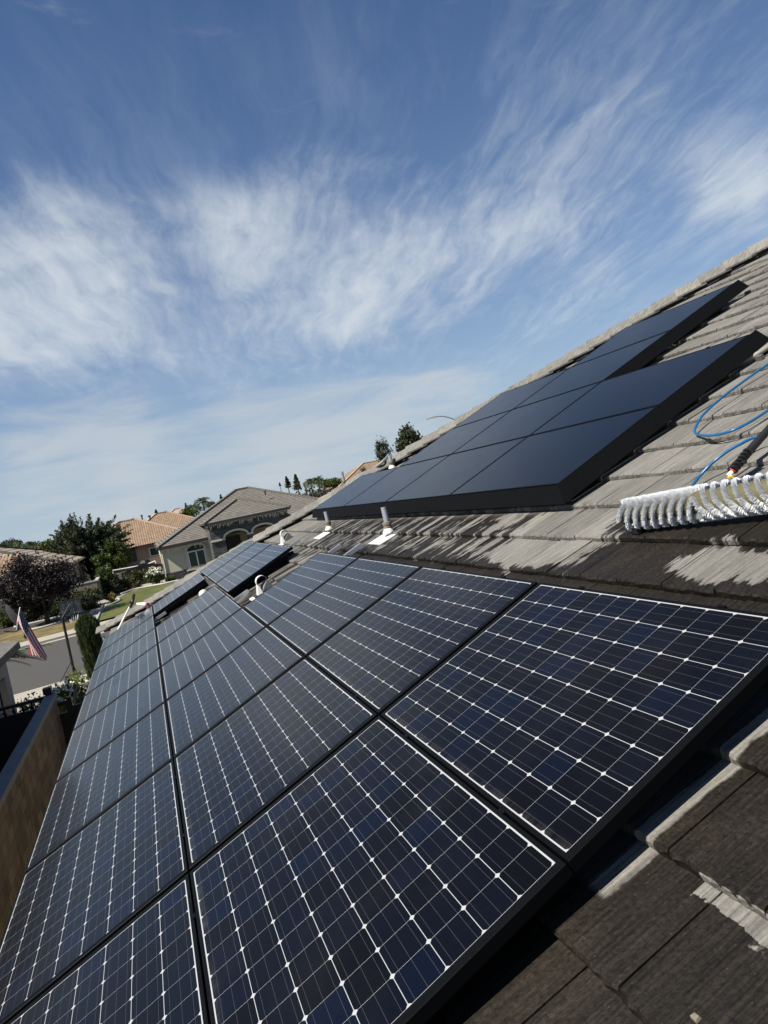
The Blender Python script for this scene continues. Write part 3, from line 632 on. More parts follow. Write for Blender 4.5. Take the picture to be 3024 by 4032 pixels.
while xx < LB:
    for st_i in range(4):
        for layer in (-2, -1, 0, 1, 2):
            x1 = xx + layer * .0028 + br.uniform(-.0015, .0015)
            if xx < SPL and x1 > SPL + .012: continue
            ph = band_phase(xx, st_i) + br.uniform(-.03, .03)
            rad = e1 * math.cos(ph) + e2 * math.sin(ph); tan = (e2 * math.cos(ph) - e1 * math.sin(ph))
            tip = .092 + br.uniform(-.0035, .003); lean = br.uniform(-.0025, .0025); wd = .0017
            base = ax * x1 + rad * .060; top = ax * (x1 + lean + layer * .0012) + rad * tip + tan * br.uniform(-.004, .004)
            if (top + A0).z < -.142: top = top + Vector((0, 0, -.142 - (top + A0).z)) + tan * .006
            for sd_ in (tan, ax): rows.append([base - sd_ * wd, base + sd_ * wd, top + sd_ * wd * .8, top - sd_ * wd * .8]); rr.append(br.random())
    xx += .0022
quads('bristles', np.array([[tuple(v) for v in q_] for q_ in rows]), np.array(rr), M_brushw, t)
b = MB(); back = e2 * (.078 if (e2.y > 0) else -.078)
mb0 = back + Vector((0, 0, .012))
b.hexa([mb0 + ax * .035 + Vector((0, -.010, -.03)), mb0 + ax * LB + Vector((0, -.010, -.03)), mb0 + ax * LB + Vector((0, .012, -.03)), mb0 + ax * .035 + Vector((0, .012, -.03)), mb0 + ax * .035 + Vector((0, -.010, .042)), mb0 + ax * LB + Vector((0, -.010, .042)), mb0 + ax * LB + Vector((0, .012, .042)), mb0 + ax * .035 + Vector((0, .012, .042))]); b.build('frame_bar', M_alu, t)
b = MB(); f0 = -back * .75 + Vector((0, 0, -.030)); b.hexa([f0 + ax * .06 + Vector((0, -.012, -.016)), f0 + ax * LB + Vector((0, -.012, -.016)), f0 + ax * LB + Vector((0, .012, -.016)), f0 + ax * .06 + Vector((0, .012, -.016)), f0 + ax * .06 + Vector((0, -.006, .010)), f0 + ax * LB + Vector((0, -.006, .010)), f0 + ax * LB + Vector((0, .012, .010)), f0 + ax * .06 + Vector((0, .012, .010))]); b.build('lower_bar', M_galv, t)
b = MB(); f1 = f0 + ax * .075; b.hexa([f1 + Vector(x) for x in ((-.025, -.022, -.05), (.02, -.022, -.05), (.02, .02, -.05), (-.025, .02, -.05), (-.02, -.015, .0), (.015, -.015, .0), (.015, .02, .0), (-.02, .02, .0))]); b.build('end_bracket', M_pole, t)
lb_ = MB(); c = f0 + ax * .075 + Vector((0, -.0135, -.003)); ez = Vector((0, .25, 1)).normalized()
lb_.poly([c - ax * .022 - ez * .011, c + ax * .022 - ez * .011, c + ax * .022 + ez * .011, c - ax * .022 + ez * .011]); lo_ = lb_.build('label_plate', plain('pale_label', (.62, .72, .74), .4), t)
tk = MB(); c2_ = c + Vector((0, -.0012, 0)); tk.poly([c2_ - ax * .010 + ez * .001, c2_ - ax * .003 - ez * .007, c2_ - ax * .003 - ez * .003, c2_ - ax * .008 + ez * .003]); tk.poly([c2_ - ax * .003 - ez * .007, c2_ + ax * .012 + ez * .006, c2_ + ax * .009 + ez * .008, c2_ - ax * .003 - ez * .003]); tk.build('tick_mark', plain('dark_print', (.02, .10, .11), .5), lo_)

# the short white pole lying over the far corner of the roof
t = thing('cleaning_pole', 'short white pole with black grip and pink tip at the far roof corner', 'pole', M=MT(12.1, -.5, -.12))
q = lambda w, v, n: R3(w - 12.1, v + .5, n)
b = MB(); b.tube([q(11.75, -.92, .02), q(12.45, -.38, .30)], .016, 10); b.build('pole', M_white, t, smooth=True)
b = MB(); b.tube([q(11.62, -1.02, -.02), q(11.76, -.91, .025)], .02, 10); b.build('foot', M_pole, t, smooth=True); b = MB(); b.tube([q(12.45, -.38, .28), q(12.65, -.25, .40)], .032, 10); b.tube([q(12.35, -.42, .26), q(12.5, -.38, .33)], .03, 10); b.build('grip', M_pole, t, smooth=True)
b = MB(); b.tube([q(12.25, -.28, .24), q(12.0, -.16, .17), q(11.9, -.12, .15)], [.022, .036, .034], 12); b.build('tip', M_white, t, smooth=True)
b = MB(); b.tube([q(11.9, -.12, .15), q(11.84, -.10, .14)], [.038, .036], 12); b.build('tip_ring', M_pink, t)
b = MB(); 
for k_ in range(7):
    a = -1.2 + k_ * .4; p0 = q(11.86, -.10, .145); p1 = p0 + Vector((.10 * math.cos(a) + .04, .14 * math.sin(a), -.10)); b.tube([p0, p1], [.008, .004], 5)
b.build('fringe', M_pole, t)
t = thing('eave_post', 'slim white post with a grey cap standing at the far eave corner', 'post', loc=(-1.22, 14.5, -1.2))
b = MB(); b.box((-.028, -.028, -.5), (.028, .028, .45)); b.build('post', M_white, t); b = MB(); b.box((-.05, -.05, .45), (.05, .05, .52)); b.hexa([(-.05, -.05, .52), (.05, -.05, .52), (.05, .05, .52), (-.05, .05, .52), (-.02, -.02, .56), (.02, -.02, .56), (.02, .02, .56), (-.02, .02, .56)]); b.build('cap', M_galv, t)

# ------------------------------------------------------------------ side yard: block wall, gates, fence, neighbour's house
t = thing('block_wall', 'tan slump block wall with grey caps running beside the eave', 'wall', loc=(-2.6, 0, G))
b = MB(); b.box((-.09, -4, 0), (.09, 14.9, 1.80)); b.build('wall', M_block, t)
b = MB()
for i in range(47): y0 = -4 + i * .402; b.box((-.115, y0, 1.80), (.115, y0 + .394, 1.9 + random.uniform(-.002, .002)))
b.build('cap', M_capstone, t)
t = thing('fence', 'black solid fence with an open baluster band left of the block wall', 'fence', loc=(-3.3, 14.8, G))
zt = -1.83 - G; zb_ = -2.06 - G
b = MB(); b.box((-4.2, -.03, 0), (.62, .03, zb_)); b.build('panel', M_iron, t)
b = MB(); b.box((-4.2, -.05, zt - .045), (.62, .05, zt + .02)); b.box((-4.2, -.05, zb_), (.62, .05, zb_ + .03)); b.build('rail', M_iron, t)
for i in range(26):
    x = .47 - i * .187; b = MB()
    b.lathe([(.022, 0), (.022, .03), (.042, .07), (.03, .11), (.020, .15), (.03, .19)], 8, (x, 0, zb_ + .02)); b.build('baluster', M_iron, t)
b = MB(); b.box((.60, -.07, 0), (.72, .07, zt + .06)); b.box((.57, -.1, zt + .06), (.75, .1, zt + .2)); b.build('post', M_iron, t)
t = thing('gate', 'black solid gate with a small open square between block wall and house', 'gate', loc=(-2.42, 14.85, G))
gz = -2.03 - G; x0, x1, z0, z1 = -.10, .08, 1.40, 1.58
b = MB(); b.box((-.17, -.03, 0), (.14, .03, z0)); b.box((-.17, -.03, z0), (x0, .03, gz)); b.box((x1, -.03, z0), (.14, .03, gz)); b.box((x0, -.03, z1), (x1, .03, gz)); b.build('panel', M_iron, t)
b = MB(); 
for i in range(4): b.tube([Vector((x0 + .045 * i, 0, z0)), Vector((x0 + .03 + .045 * i, 0, z1))], .004, 6)
b.build('scroll', M_iron, t)
t = thing('gate', 'tall black gate leaf with an arched scrollwork top beside the eave', 'gate', loc=(-1.95, 14.9, G))
b = MB(); b.box((-.33, -.03, 0), (.7, .03, 1.50)); b.box((-.35, -.05, 0), (-.26, .05, 1.72)); b.build('panel', M_iron, t)
b = MB(); P = [Vector((.02 - .24 * math.cos(a), 0, 1.50 + .42 * math.sin(a))) for a in [math.pi * k / 16 for k in range(17)]]; b.tube(P, .028, 8); b.build('arch', M_wallg, t)
b = MB()
for rr_ in (.17, .11, .05): b.tube([Vector((.02 + rr_ * math.cos(a), 0, 1.66 + rr_ * 1.2 * math.sin(a))) for a in [2 * math.pi * k / 16 for k in range(17)]], .009, 6, cap=False)
for k_ in range(8): a = math.pi * k_ / 7; b.tube([Vector((.02, 0, 1.52)), Vector((.02 - .22 * math.cos(a), 0, 1.52 + .36 * math.sin(a)))], .007, 5)
b.build('scroll', M_iron, t)
t = thing('neighbour_house', 'grey stucco house corner with low tile eave at the left picture edge', 'house', loc=(-6.5, 22, G))
b = MB(); b.box((-3, -9, 0), (2.28, -2.5, 2.55)); b.build('wall', M_stuccoN, t)
b = MB(); b.box((-3, -19, 0), (2.2, -7.6, 4.7)); b.build('added_shade_wing', M_stuccoN, t)  # unseen block, added to keep the block wall cap in shadow
b = MB(); b.box((2.285, -4.2, .0), (2.32, -3.3, 1.95)); b.build('door', M_iron, t)
b = MB(); b.hexa([(-6, -9, 2.9 + 1.2), (2.68, -9, 2.62), (2.68, -2.3, 2.62), (-6, -2.3, 2.9 + 1.2), (-6, -9, 2.97 + 1.25), (2.68, -9, 2.72), (2.68, -2.3, 2.72), (-6, -2.3, 2.97 + 1.25)]); b.build('roof', M_cap, t)
b = MB(); b.box((2.63, -9, 2.52), (2.69, -2.3, 2.66)); b.build('fascia', M_brown, t)
# dish and flag on the neighbour's eave
dc = Vector(aty(58, 2428, 18.8)); t = thing('satellite_dish', 'dark satellite dish seen edge on, mounted on the neighbour eave', 'dish', loc=dc)
b = MB(); n = 20; axd = Vector((.84, .36, .34)).normalized(); upd = (Vector((.2, 0, 1)) - axd * axd.dot(Vector((.2, 0, 1)))).normalized(); sdv = axd.cross(upd)
rings = [(.0, .10), (.16, .087), (.29, .046), (.375, .0)]
for off, fl in ((0, 0), (-.008, 1)):
    vs_ = [axd * (-dep + off) + (upd * math.cos(2 * math.pi * k_ / n) * 1.12 + sdv * math.sin(2 * math.pi * k_ / n)) * r_ for r_, dep in rings for k_ in range(n)]
    fs = [(i * n + k_, i * n + (k_ + 1) % n, (i + 1) * n + (k_ + 1) % n, (i + 1) * n + k_) for i in range(3) for k_ in range(n)]
    b.mesh(vs_, [f[::-1] for f in fs] if fl else fs)
b.build('reflector', plain('dish_grey', (.03, .03, .032), .5), t, smooth=True)
b = MB(); b.tube(spline([axd * -.08 + upd * -.1, Vector((.02, 0, -.36)), Vector((-.12, .05, -.40)), Vector((-.35, .1, -.33))], 5), .022, 8); b.tube([Vector((.0, 0, -.33)), Vector((.16, 0, -.40)), Vector((.24, -.02, -.34))], .016, 7); b.tube([Vector((.13, 0, -.40)), Vector((.14, 0, -.62))], .014, 7); b.build('mast', M_pole, t)
b = MB(); b.tube([Vector((.21, -.03, -.36)), Vector((.27, -.03, -.27))], .035, 10); b.build('receiver', M_pole, t); b = MB(); b.tube([Vector((.13, 0, -.56)), Vector((.17, 0, -.66))], .04, 10); b.build('receiver', M_pole, t)
t = thing('flag', 'american flag hanging limp from an angled pole beside the satellite dish', 'flag', loc=aty(72, 2440, 18.4))
fo = np.array(t.location)
def fp(cx, cy, Y): return aty(cx * 500 / 1659, 2250 + cy * 500 / 1659, Y) - fo
ctl = {0: [(268, 488, 18.4), (330, 610, 18.42), (420, 770, 18.45), (515, 935, 18.45), (615, 1112, 18.45)],
       1: [(258, 530, 18.36), (312, 680, 18.34), (400, 850, 18.34), (490, 1010, 18.35), (600, 1166, 18.40)],
       2: [(250, 570, 18.32), (300, 745, 18.30), (385, 905, 18.28), (470, 1030, 18.3), (540, 1130, 18.34)],
       3: [(242, 605, 18.36), (280, 735, 18.36), (372, 890, 18.34), (425, 1000, 18.36), (470, 1108, 18.38)],
       4: [(234, 635, 18.42), (272, 730, 18.42), (362, 880, 18.42), (388, 1000, 18.42), (402, 1102, 18.42)]}
gridp = [[fp(*ctl[j][i]) for i in range(5)] for j in range(5)]
def lerpgrid(s_, t_):
    def cr(P, x):
        i = min(int(x * 4), 3); f = x * 4 - i; P = [P[0] * 2 - P[1]] + list(P) + [P[-1] * 2 - P[-2]]; a, b_, c_, d_ = P[i:i + 4]
        return .5 * (2 * b_ + (c_ - a) * f + (2 * a - 5 * b_ + 4 * c_ - d_) * f * f + (3 * b_ - a - 3 * c_ + d_) * f ** 3)
    return cr([cr(gridp[j], s_) for j in range(5)], t_)
NS, NTt = 40, 26; vs_ = [lerpgrid(i / NS, j / NTt) for j in range(NTt + 1) for i in range(NS + 1)]
me = bpy.data.meshes.new('cloth'); me.from_pydata([tuple(map(float, v_)) for v_ in vs_], [], [(j * (NS + 1) + i, j * (NS + 1) + i + 1, (j + 1) * (NS + 1) + i + 1, (j + 1) * (NS + 1) + i) for j in range(NTt) for i in range(NS)])
uvl = me.uv_layers.new(name='UVMap')
for lp in me.loops: vi = lp.vertex_index; uvl.data[lp.index].uv = ((vi % (NS + 1)) / NS, (vi // (NS + 1)) / NTt)
me.polygons.foreach_set('use_smooth', [True] * len(me.polygons))
mt = newmat('flag_cloth'); X.nt = mt.node_tree; u_, v_, _ = sep(coord('UV'))
stripe = ((v_ * 6.5).fract() < .5); canton = (u_ < .40) * (v_ < .5385)
sx_ = ((u_ / .40 * 6.0).fract() - .5); sy_ = ((v_ / .5385 * 5.0).fract() - .5); star = ((sx_ * sx_ + sy_ * sy_) < .045)
cc = mix(stripe, (.60, .58, .57), (.36, .006, .014)); cc = mix(canton, cc, (.009, .015, .07)); cc = mix(canton * star, cc, (.52, .52, .54))
bsdf(cc, .8); me.materials.append(mt); o = bpy.data.objects.new('cloth', me); COL.objects.link(o); o.parent = t; so = o.modifiers.new('thick', 'SOLIDIFY'); so.thickness = .004
b = MB(); b.tube([Vector(fp(262, 470, 18.39)), Vector(fp(228, 660, 18.44)), Vector(fp(222, 760, 18.6))], .013, 8); b.build('flagpole', M_white, t)

# ------------------------------------------------------------------ plants
def rdirs(n): d_ = rng.normal(size=(n, 3)); return d_ / np.linalg.norm(d_, axis=1)[:, None]
def leafquads(c, size, aspect=1.7, upbias=0.0):
    n = len(c); a = rdirs(n); a[:, 2] = a[:, 2] + upbias; a /= np.linalg.norm(a, axis=1)[:, None]; t_ = rdirs(n); b_ = np.cross(a, t_); b_ /= np.linalg.norm(b_, axis=1)[:, None] + 1e-9
    s = size * rng.uniform(.6, 1.3, n)[:, None]; A = a * s * aspect * .5; B = b_ * s * .5
    return np.stack([c - A, c - B * .9, c + A, c + B * .9], 1)
def crown_pts(n, rad, clumps, spread, shell=.75, flat_=1.0):
    d_ = rdirs(clumps); r_ = rng.uniform(shell ** 3, 1, clumps) ** (1 / 3); cc_ = d_ * r_[:, None]
    cc_ *= rng.uniform(.82, 1.12, clumps)[:, None]
    idx = rng.integers(0, clumps, n); p_ = cc_[idx] + rng.normal(size=(n, 3)) * spread * rng.uniform(.5, 1.4, clumps)[idx][:, None]
    return p_ * np.array(rad), (idx * .6180339) % 1.0
def limbs(root_z, top, rad, n=5, r0=.12, spread=.6, lean=0.0):
    b = MB(); b.tube([Vector((0, 0, root_z)), Vector((lean * .3, 0, root_z + (top - root_z) * .35)), Vector((lean, 0, top))], [r0 * 1.15, r0 * .85, r0 * .4], 9)
    for i in range(n):
        a = 2 * math.pi * i / n + random.uniform(-.4, .4); z0 = root_z + (top - root_z) * random.uniform(.25, .5); e = Vector((math.cos(a) * rad * spread, math.sin(a) * rad * spread, top + rad * random.uniform(.0, .5)))
        s0 = Vector((lean * .4, 0, z0)); b.tube([s0, s0 * .5 + e * .5 + Vector((0, 0, -.12 * rad)), e], [r0 * .55, r0 * .36, r0 * .14], 7)
    return b
def tree(name, label, cat, loc, rad, cz, n, ls, mat, clumps=40, spread=.16, shell=.6, trunk=True, group=None, r0=.12, aspect=1.7, nl=5):
    t = thing(name, label, cat, loc, group)
    p_, rv = crown_pts(n, rad, clumps, spread, shell); p_[:, 2] += cz; p_[:, 2] = np.maximum(p_[:, 2], .06)
    R_ = np.clip(rv * .5 + rng.uniform(0, .5, n), 0, 1)
    quads('crown', leafquads(p_, ls, aspect), R_, mat, t)
    if trunk: limbs(0, max(cz - rad[2] * .25, .3), max(rad[0], .3), nl, r0).build('trunk', M_bark, t, smooth=True)
    return t
tree('plum_tree', 'round purple-leaved plum tree in the ringed bed across the street', 'tree', (-7.08, 50.4, G + .1), (2.45, 2.4, 1.95), 2.85, 20000, .10, L_plum, 90, .15, .45, r0=.16, nl=7)
# the big dark tree: feathery, with long upward sprays
t = thing('tree', 'tall feathery dark evergreen tree behind the pale roofed house', 'tree', (-5.75, 79, G))
cs, rv_ = [], []
for i in range(420):
    a = rng.uniform(0, 2 * math.pi); el = rng.uniform(-.25, 1.35); d_ = np.array([math.cos(a) * math.cos(el), math.sin(a) * math.cos(el), math.sin(el)])
    L_ = rng.uniform(.62, 1.04) * (1 + .14 * math.sin(3 * a + 1)); e = np.array([0, 0, 3.6]) + d_ * np.array([4.7, 3.6, 3.75]) * L_; s0 = np.array([0, 0, 3.4]) + d_ * np.array([4.7, 3.6, 3.75]) * .35 * L_
    e = e + np.array([0, 0, rng.uniform(-.2, .5)]); m_ = 95; tt = rng.uniform(.15, 1, m_)[:, None]; pts_ = s0 + (e - s0) * tt + rng.normal(size=(m_, 3)) * (.30 * (1.12 - tt)); cs.append(pts_); rv_.append(np.clip(rng.uniform(0, .6) + rng.uniform(0, .4, m_), 0, 1))
quads('crown', leafquads(np.concatenate(cs), .125, 3.0, .3), np.concatenate(rv_), L_dark, t); limbs(0, 3.6, 3.2, 7, .28).build('trunk', M_bark, t, smooth=True)
tree('tree', 'rounded bright green tree in front of the terracotta roofed house', 'tree', (-2.9, 76, G), (1.25, 1.3, 1.75), 2.75, 6000, .15, L_green, 55, .17, .4)
tree('tree', 'smaller rounded green tree beside the tall dark evergreen', 'tree', (-4.4, 75, G), (1.0, 1.1, 1.2), 2.05, 4200, .15, L_green, 40, .17, .4)
tree('shrub', 'light green feathery bush on top of the tan wall end', 'shrub', (-3.75, 62.8, G + .1), (.85, .8, .75), 1.55, 2600, .12, L_green, 30, .2, .3)
tree('shrub', 'dark hedge shrub in the shade right of the tan wall', 'shrub', (-3.55, 63, G + .1), (.95, 1.3, 1.0), .75, 3600, .12, L_dark, 34, .2, .3, trunk=False)
tree('shrub', 'dark bush at the left foot of the ornate black gate', 'shrub', (-2.2, 63.6, G + .1), (.62, .5, .62), .58, 1800, .10, L_rose, 22, .22, .3, trunk=False)
tree('shrub', 'olive coloured bush in front of the ornate black gate', 'shrub', (-1.15, 62.9, G + .1), (.72, .5, .78), .72, 2200, .10, L_olive, 26, .2, .3, trunk=False)
tree('shrub', 'small low green bush at the foot of the cream house corner', 'shrub', (1.35, 62.0, G + .1), (.42, .4, .3), .28, 900, .09, L_green, 14, .22, .3, trunk=False)
tree('shrub', 'golden tufted shrub inside the white crescent edging', 'shrub', (-3.1, 54.9, G + .1), (.36, .36, .36), .36, 900, .09, L_gold, 14, .2, .3, trunk=False)
tree('shrub', 'big olive topped shrub right of the plum tree', 'shrub', (-4.8, 55.2, G + .1), (.95, 1.0, .62), .78, 3600, .12, L_olive, 36, .19, .3, trunk=False)
tree('shrub', 'dark spreading shrub behind the basketball backboard', 'shrub', (-4.75, 53.6, G + .1), (.85, .8, .6), .6, 2600, .11, L_dark, 28, .2, .3, trunk=False)
for (x, y, rx, rz, lb) in ((-8.6, 54.3, .75, .48, 'green hedge bush left of the plum trunk'), (-6.9, 54.6, .95, .6, 'green hedge bush right behind the plum trunk'), (-5.9, 54.2, .7, .55, 'green hedge bush between plum trunk and backboard'), (-10.2, 54.5, .9, .6, 'green hedge bush behind the satellite dish')):
    tree('hedge_bush', lb, 'shrub', (x, y, G + .1), (rx, .7, rz), rz, 2000, .11, L_rose, 26, .2, .3, trunk=False, group='hedge bushes behind the plum tree')
def flowers(name, label, loc, rad, cz, n, nf, fs_, ls):
    t = tree(name, label, 'flowering shrub', loc, rad, cz, n, ls, L_lime if 'yellow' in label else L_rose, 36, .2, .35, trunk=False)
    d_ = rdirs(nf); d_[:, 2] = np.abs(d_[:, 2]) * .9 + .05; d_[:, 1] = -np.abs(d_[:, 1]) * .8 + rng.uniform(-.3, .3, nf); p_ = d_ / np.linalg.norm(d_, axis=1)[:, None] * np.array(rad) * rng.uniform(.85, 1.12, nf)[:, None]; p_[:, 2] += cz
    al_ = np.concatenate([leafquads(p_ + rng.normal(size=p_.shape) * fs_ * .22, fs_, 1.1) for _ in range(5)]); quads('blooms', al_, rng.uniform(0, 1, len(al_)), L_petal, t); return t
flowers('rose_bush', 'white flowering rose bush in front of the cream house corner', (.35, 62.4, G + .1), (.80, .6, .72), .78, 2600, 90, .13, .10)
tree('shrub', 'bright green bush seen through the black balusters', 'shrub', (-3.35, 16.9, G), (.8, .5, .55), .88, 4200, .05, L_lime, 40, .2, .3, trunk=False)
flowers('rose_bush', 'pale yellow and white rose bush behind the arched gate', (-2.66, 19.2, G), (.60, .6, .60), .80, 5200, 70, .08, .05)
t = thing('cypress', 'slim columnar cypress standing beyond the eave edge', 'tree', (-2.45, 25.0, G))
n = 11000; hh = rng.uniform(0, 1, n); prof = .40 * np.clip(np.minimum((1.04 - hh) * 6, .72 + hh * .4), 0, 1) ** .7; a = rng.uniform(0, 2 * np.pi, n)
col_ = np.floor(a / (2 * np.pi) * 17); rr_ = prof * rng.uniform(.55, 1.05, n) * (1 + .10 * np.sin(a * 9 + np.floor(hh * 11))); pc = np.stack([np.cos(a) * rr_, np.sin(a) * rr_, hh * 2.46 + .02], 1)
dn_ = np.stack([np.cos(a) * .22, np.sin(a) * .22, np.ones(n)], 1) + rng.normal(size=(n, 3)) * .16; dn_ /= np.linalg.norm(dn_, axis=1)[:, None]; tb = np.cross(dn_, rdirs(n)); tb /= np.linalg.norm(tb, axis=1)[:, None]
sA = dn_ * rng.uniform(.05, .12, n)[:, None]; sB = tb * .013; quads('foliage', np.stack([pc - sA, pc - sB, pc + sA, pc + sB], 1), np.clip(((col_ * .618) % 1) * .55 + rng.uniform(0, .45, n), 0, 1), L_cyp, t)
b = MB(); b.tube([Vector((0, 0, 0)), Vector((0, 0, 2.2))], [.06, .02], 8); b.build('trunk', M_bark, t)
def frond(b_rows, base, d0, L_, droop, wl_, nlf=26):
    base = np.array(base, float); d0 = np.array(d0, float); d0 /= np.linalg.norm(d0); side = np.cross(d0, [0, 0, 1.0]); side /= np.linalg.norm(side) + 1e-9
    P = [base + d0 * L_ * s - np.array([0, 0, 1]) * droop * s * s * L_ for s in np.linspace(0, 1, 14)]
    for i in range(13):
        w_ = .012 * (1 - i / 14) * L_; b_rows.append([P[i] - side * w_, P[i] + side * w_, P[i + 1] + side * w_, P[i + 1] - side * w_])
    for k_ in range(nlf):
        s = .12 + .88 * k_ / nlf; p_ = base + d0 * L_ * s - np.array([0, 0, 1]) * droop * s * s * L_; tg = d0 - np.array([0, 0, 2 * droop * s]); tg /= np.linalg.norm(tg)
        for sg in (-1, 1):
            ld = tg * .75 + side * sg * .8 + np.array([0, 0, rng.uniform(-.35, .15)]); ld /= np.linalg.norm(ld); l_ = wl_ * (1 - .55 * abs(s - .45)) * rng.uniform(.8, 1.15); nn = np.cross(ld, tg) ; wv_ = tg * .022 * L_
            b_rows.append([p_ - wv_, p_ + wv_, p_ + ld * l_ + wv_ * .15, p_ + ld * l_ - wv_ * .15])
def palm(name, label, loc, h, L_, nf, mat=L_palm, wl_=.5, group=None, droop=(.35, .75)):
    t = thing(name, label, 'palm', loc, group); rows_ = []
    for i in range(nf):
        a = 2 * math.pi * i / nf + random.uniform(-.3, .3); e = random.uniform(-.1, 1.15); frond(rows_, (0, 0, h), (math.cos(a) * math.cos(e), math.sin(a) * math.cos(e), math.sin(e)), L_ * random.uniform(.8, 1.1), random.uniform(*droop), wl_)
    quads('crown', np.array(rows_), rng.uniform(0, 1, len(rows_)), mat, t)
    b = MB(); b.tube([Vector((0, 0, 0)), Vector((.05, 0, h * .5)), Vector((0, 0, h))], [.2, .17, .16], 9); b.build('trunk', M_bark, t); return t
pl_ = aty(-20, 2600, 22.0); t = thing('palm_tree', 'low dark palm by the neighbour house, fronds reaching out over the street', 'palm', pl_); rows_ = []
for (d_, L_, dr, w_) in (((1, .1, .28), 1.65, .22, .34), ((.9, .0, .75), 1.0, .6, .30), ((.95, .2, .05), 1.25, .32, .3), ((.75, .0, 1.0), .8, .55, .28), ((1, -.1, .5), .95, .45, .28), ((.9, .1, -.12), .9, .3, .28)): frond(rows_, (0, 0, 0), d_, L_, dr, w_, 34)
for i in range(16):
    a = math.radians(40 + i * 19); e = random.uniform(-.05, .9); frond(rows_, (0, 0, 0), (math.cos(a) * math.cos(e), math.sin(a) * math.cos(e), math.sin(e)), random.uniform(1.1, 1.7), .4, .34, 28)
b = MB(); b.tube([Vector((0, 0, G - pl_[2])), Vector((0, 0, 0))], [.2, .16], 9); b.build('trunk', M_bark, t)
quads('crown', np.array(rows_), rng.uniform(0, .7, len(rows_)), L_palm, t)
# basketball hoop at the street
t = thing('basketball_hoop', 'black portable basketball hoop seen from behind at the street edge', 'basketball hoop', (-3.42, 26.75, G))
b = MB(); b.tube([Vector((0.0, 0, 0)), Vector((.02, 0, 2.45))], .05, 10); b.tube([Vector((0, 0, .75)), Vector((-.55, -.5, .05))], .018, 7); b.tube([Vector((0, 0, .75)), Vector((.05, .5, .05))], .018, 7); b.build('post', M_iron, t)
b = MB(); b.tube([Vector((.02, 0, 2.42)), Vector((.28, .45, 2.62))], .03, 8); b.tube([Vector((.02, 0, 2.28)), Vector((.30, .45, 2.42))], .024, 8); b.tube([Vector((-.02, -.03, 2.40)), Vector((.34, .3, 2.85))], .022, 8); b.box((.14, .14, 2.30), (.30, .4, 2.44)); b.build('bracket', M_iron, t)
hb = MB(); Yb = .52; xa, xb, za, zb2 = -.06, .70, 2.42, 2.98
for (p_, q_) in (((xa, za), (xb, za)), ((xa, zb2), (xb, zb2))): hb.box((p_[0], Yb - .03, p_[1] - .035), (q_[0], Yb + .02, q_[1] + .035))
for x in (xa, xb, xa + .22, xb - .22): hb.box((x - .022, Yb - .028, za), (x + .022, Yb + .018, zb2))
hb.box((xa + .2, Yb - .025, za + .26), (xb - .2, Yb + .015, za + .30)); hb.build('board_frame', plain('worn_black_frame', (.016, .016, .016), .5), t)
mt = newmat('acrylic'); b_ = bsdf((.5, .55, .55), .12); b_.inputs['Alpha'].default_value = .22; M_acr = mt
hb = MB(); hb.box((xa, Yb + .02, za), (xb, Yb + .03, zb2)); hb.build('backboard', M_acr, t)
hb = MB(); hb.tube([Vector((.32 + .22 * math.cos(a), Yb + .28 + .22 * math.sin(a), 2.46)) for a in [2 * math.pi * k_ / 18 for k_ in range(19)]], .012, 6); hb.build('rim', M_iron, t)
hb = MB()
for k_ in range(12): a = 2 * math.pi * k_ / 12; hb.tube([Vector((.32 + .22 * math.cos(a), Yb + .28 + .22 * math.sin(a), 2.46)), Vector((.32 + .13 * math.cos(a + .4), Yb + .28 + .13 * math.sin(a + .4), 2.08))], .006, 4)
hb.build('net', M_winw, t)

# ------------------------------------------------------------------ houses across the street
def face(name, pts, mat, parent, eave=(0, 1), th=.12):            # a roof slope: its own mesh with local x along the eave and local y up the slope
    P = [Vector(p) for p in pts]; o = P[eave[0]]; ex = (P[eave[1]] - o).normalized()
    nn = None
    for p in P:
        c = ex.cross(p - o)
        if c.length > .3: nn = c.normalized(); break
    if nn.z < 0: nn = -nn
    ey = nn.cross(ex)
    if ey.z < 0: ey = -ey
    M = Matrix(((ex.x, ey.x, nn.x, o.x), (ex.y, ey.y, nn.y, o.y), (ex.z, ey.z, nn.z, o.z), (0, 0, 0, 1))); Mi = M.inverted()
    q = [Mi @ p for p in P]; b = MB(); b.prism([(v.x, v.y, 0) for v in q], (0, 0, -th)); return b.build(name, mat, parent, M=M)
def caps(parent, segs, mat, wd=.32, hh_=.14, step=.42):
    b = MB()
    for p, q in segs:
        p = Vector(p); q = Vector(q); L_ = (q - p).length; d_ = (q - p) / L_; k_ = 0.0
        while k_ < L_:
            b.bar(p + d_ * k_ + Vector((0, 0, .03)), p + d_ * min(k_ + step * 1.08, L_) + Vector((0, 0, .065)), wd, hh_); k_ += step
    return b.build('ridge_cap', mat, parent)
def wf(x, z, Y=0): return (x, Y, z)
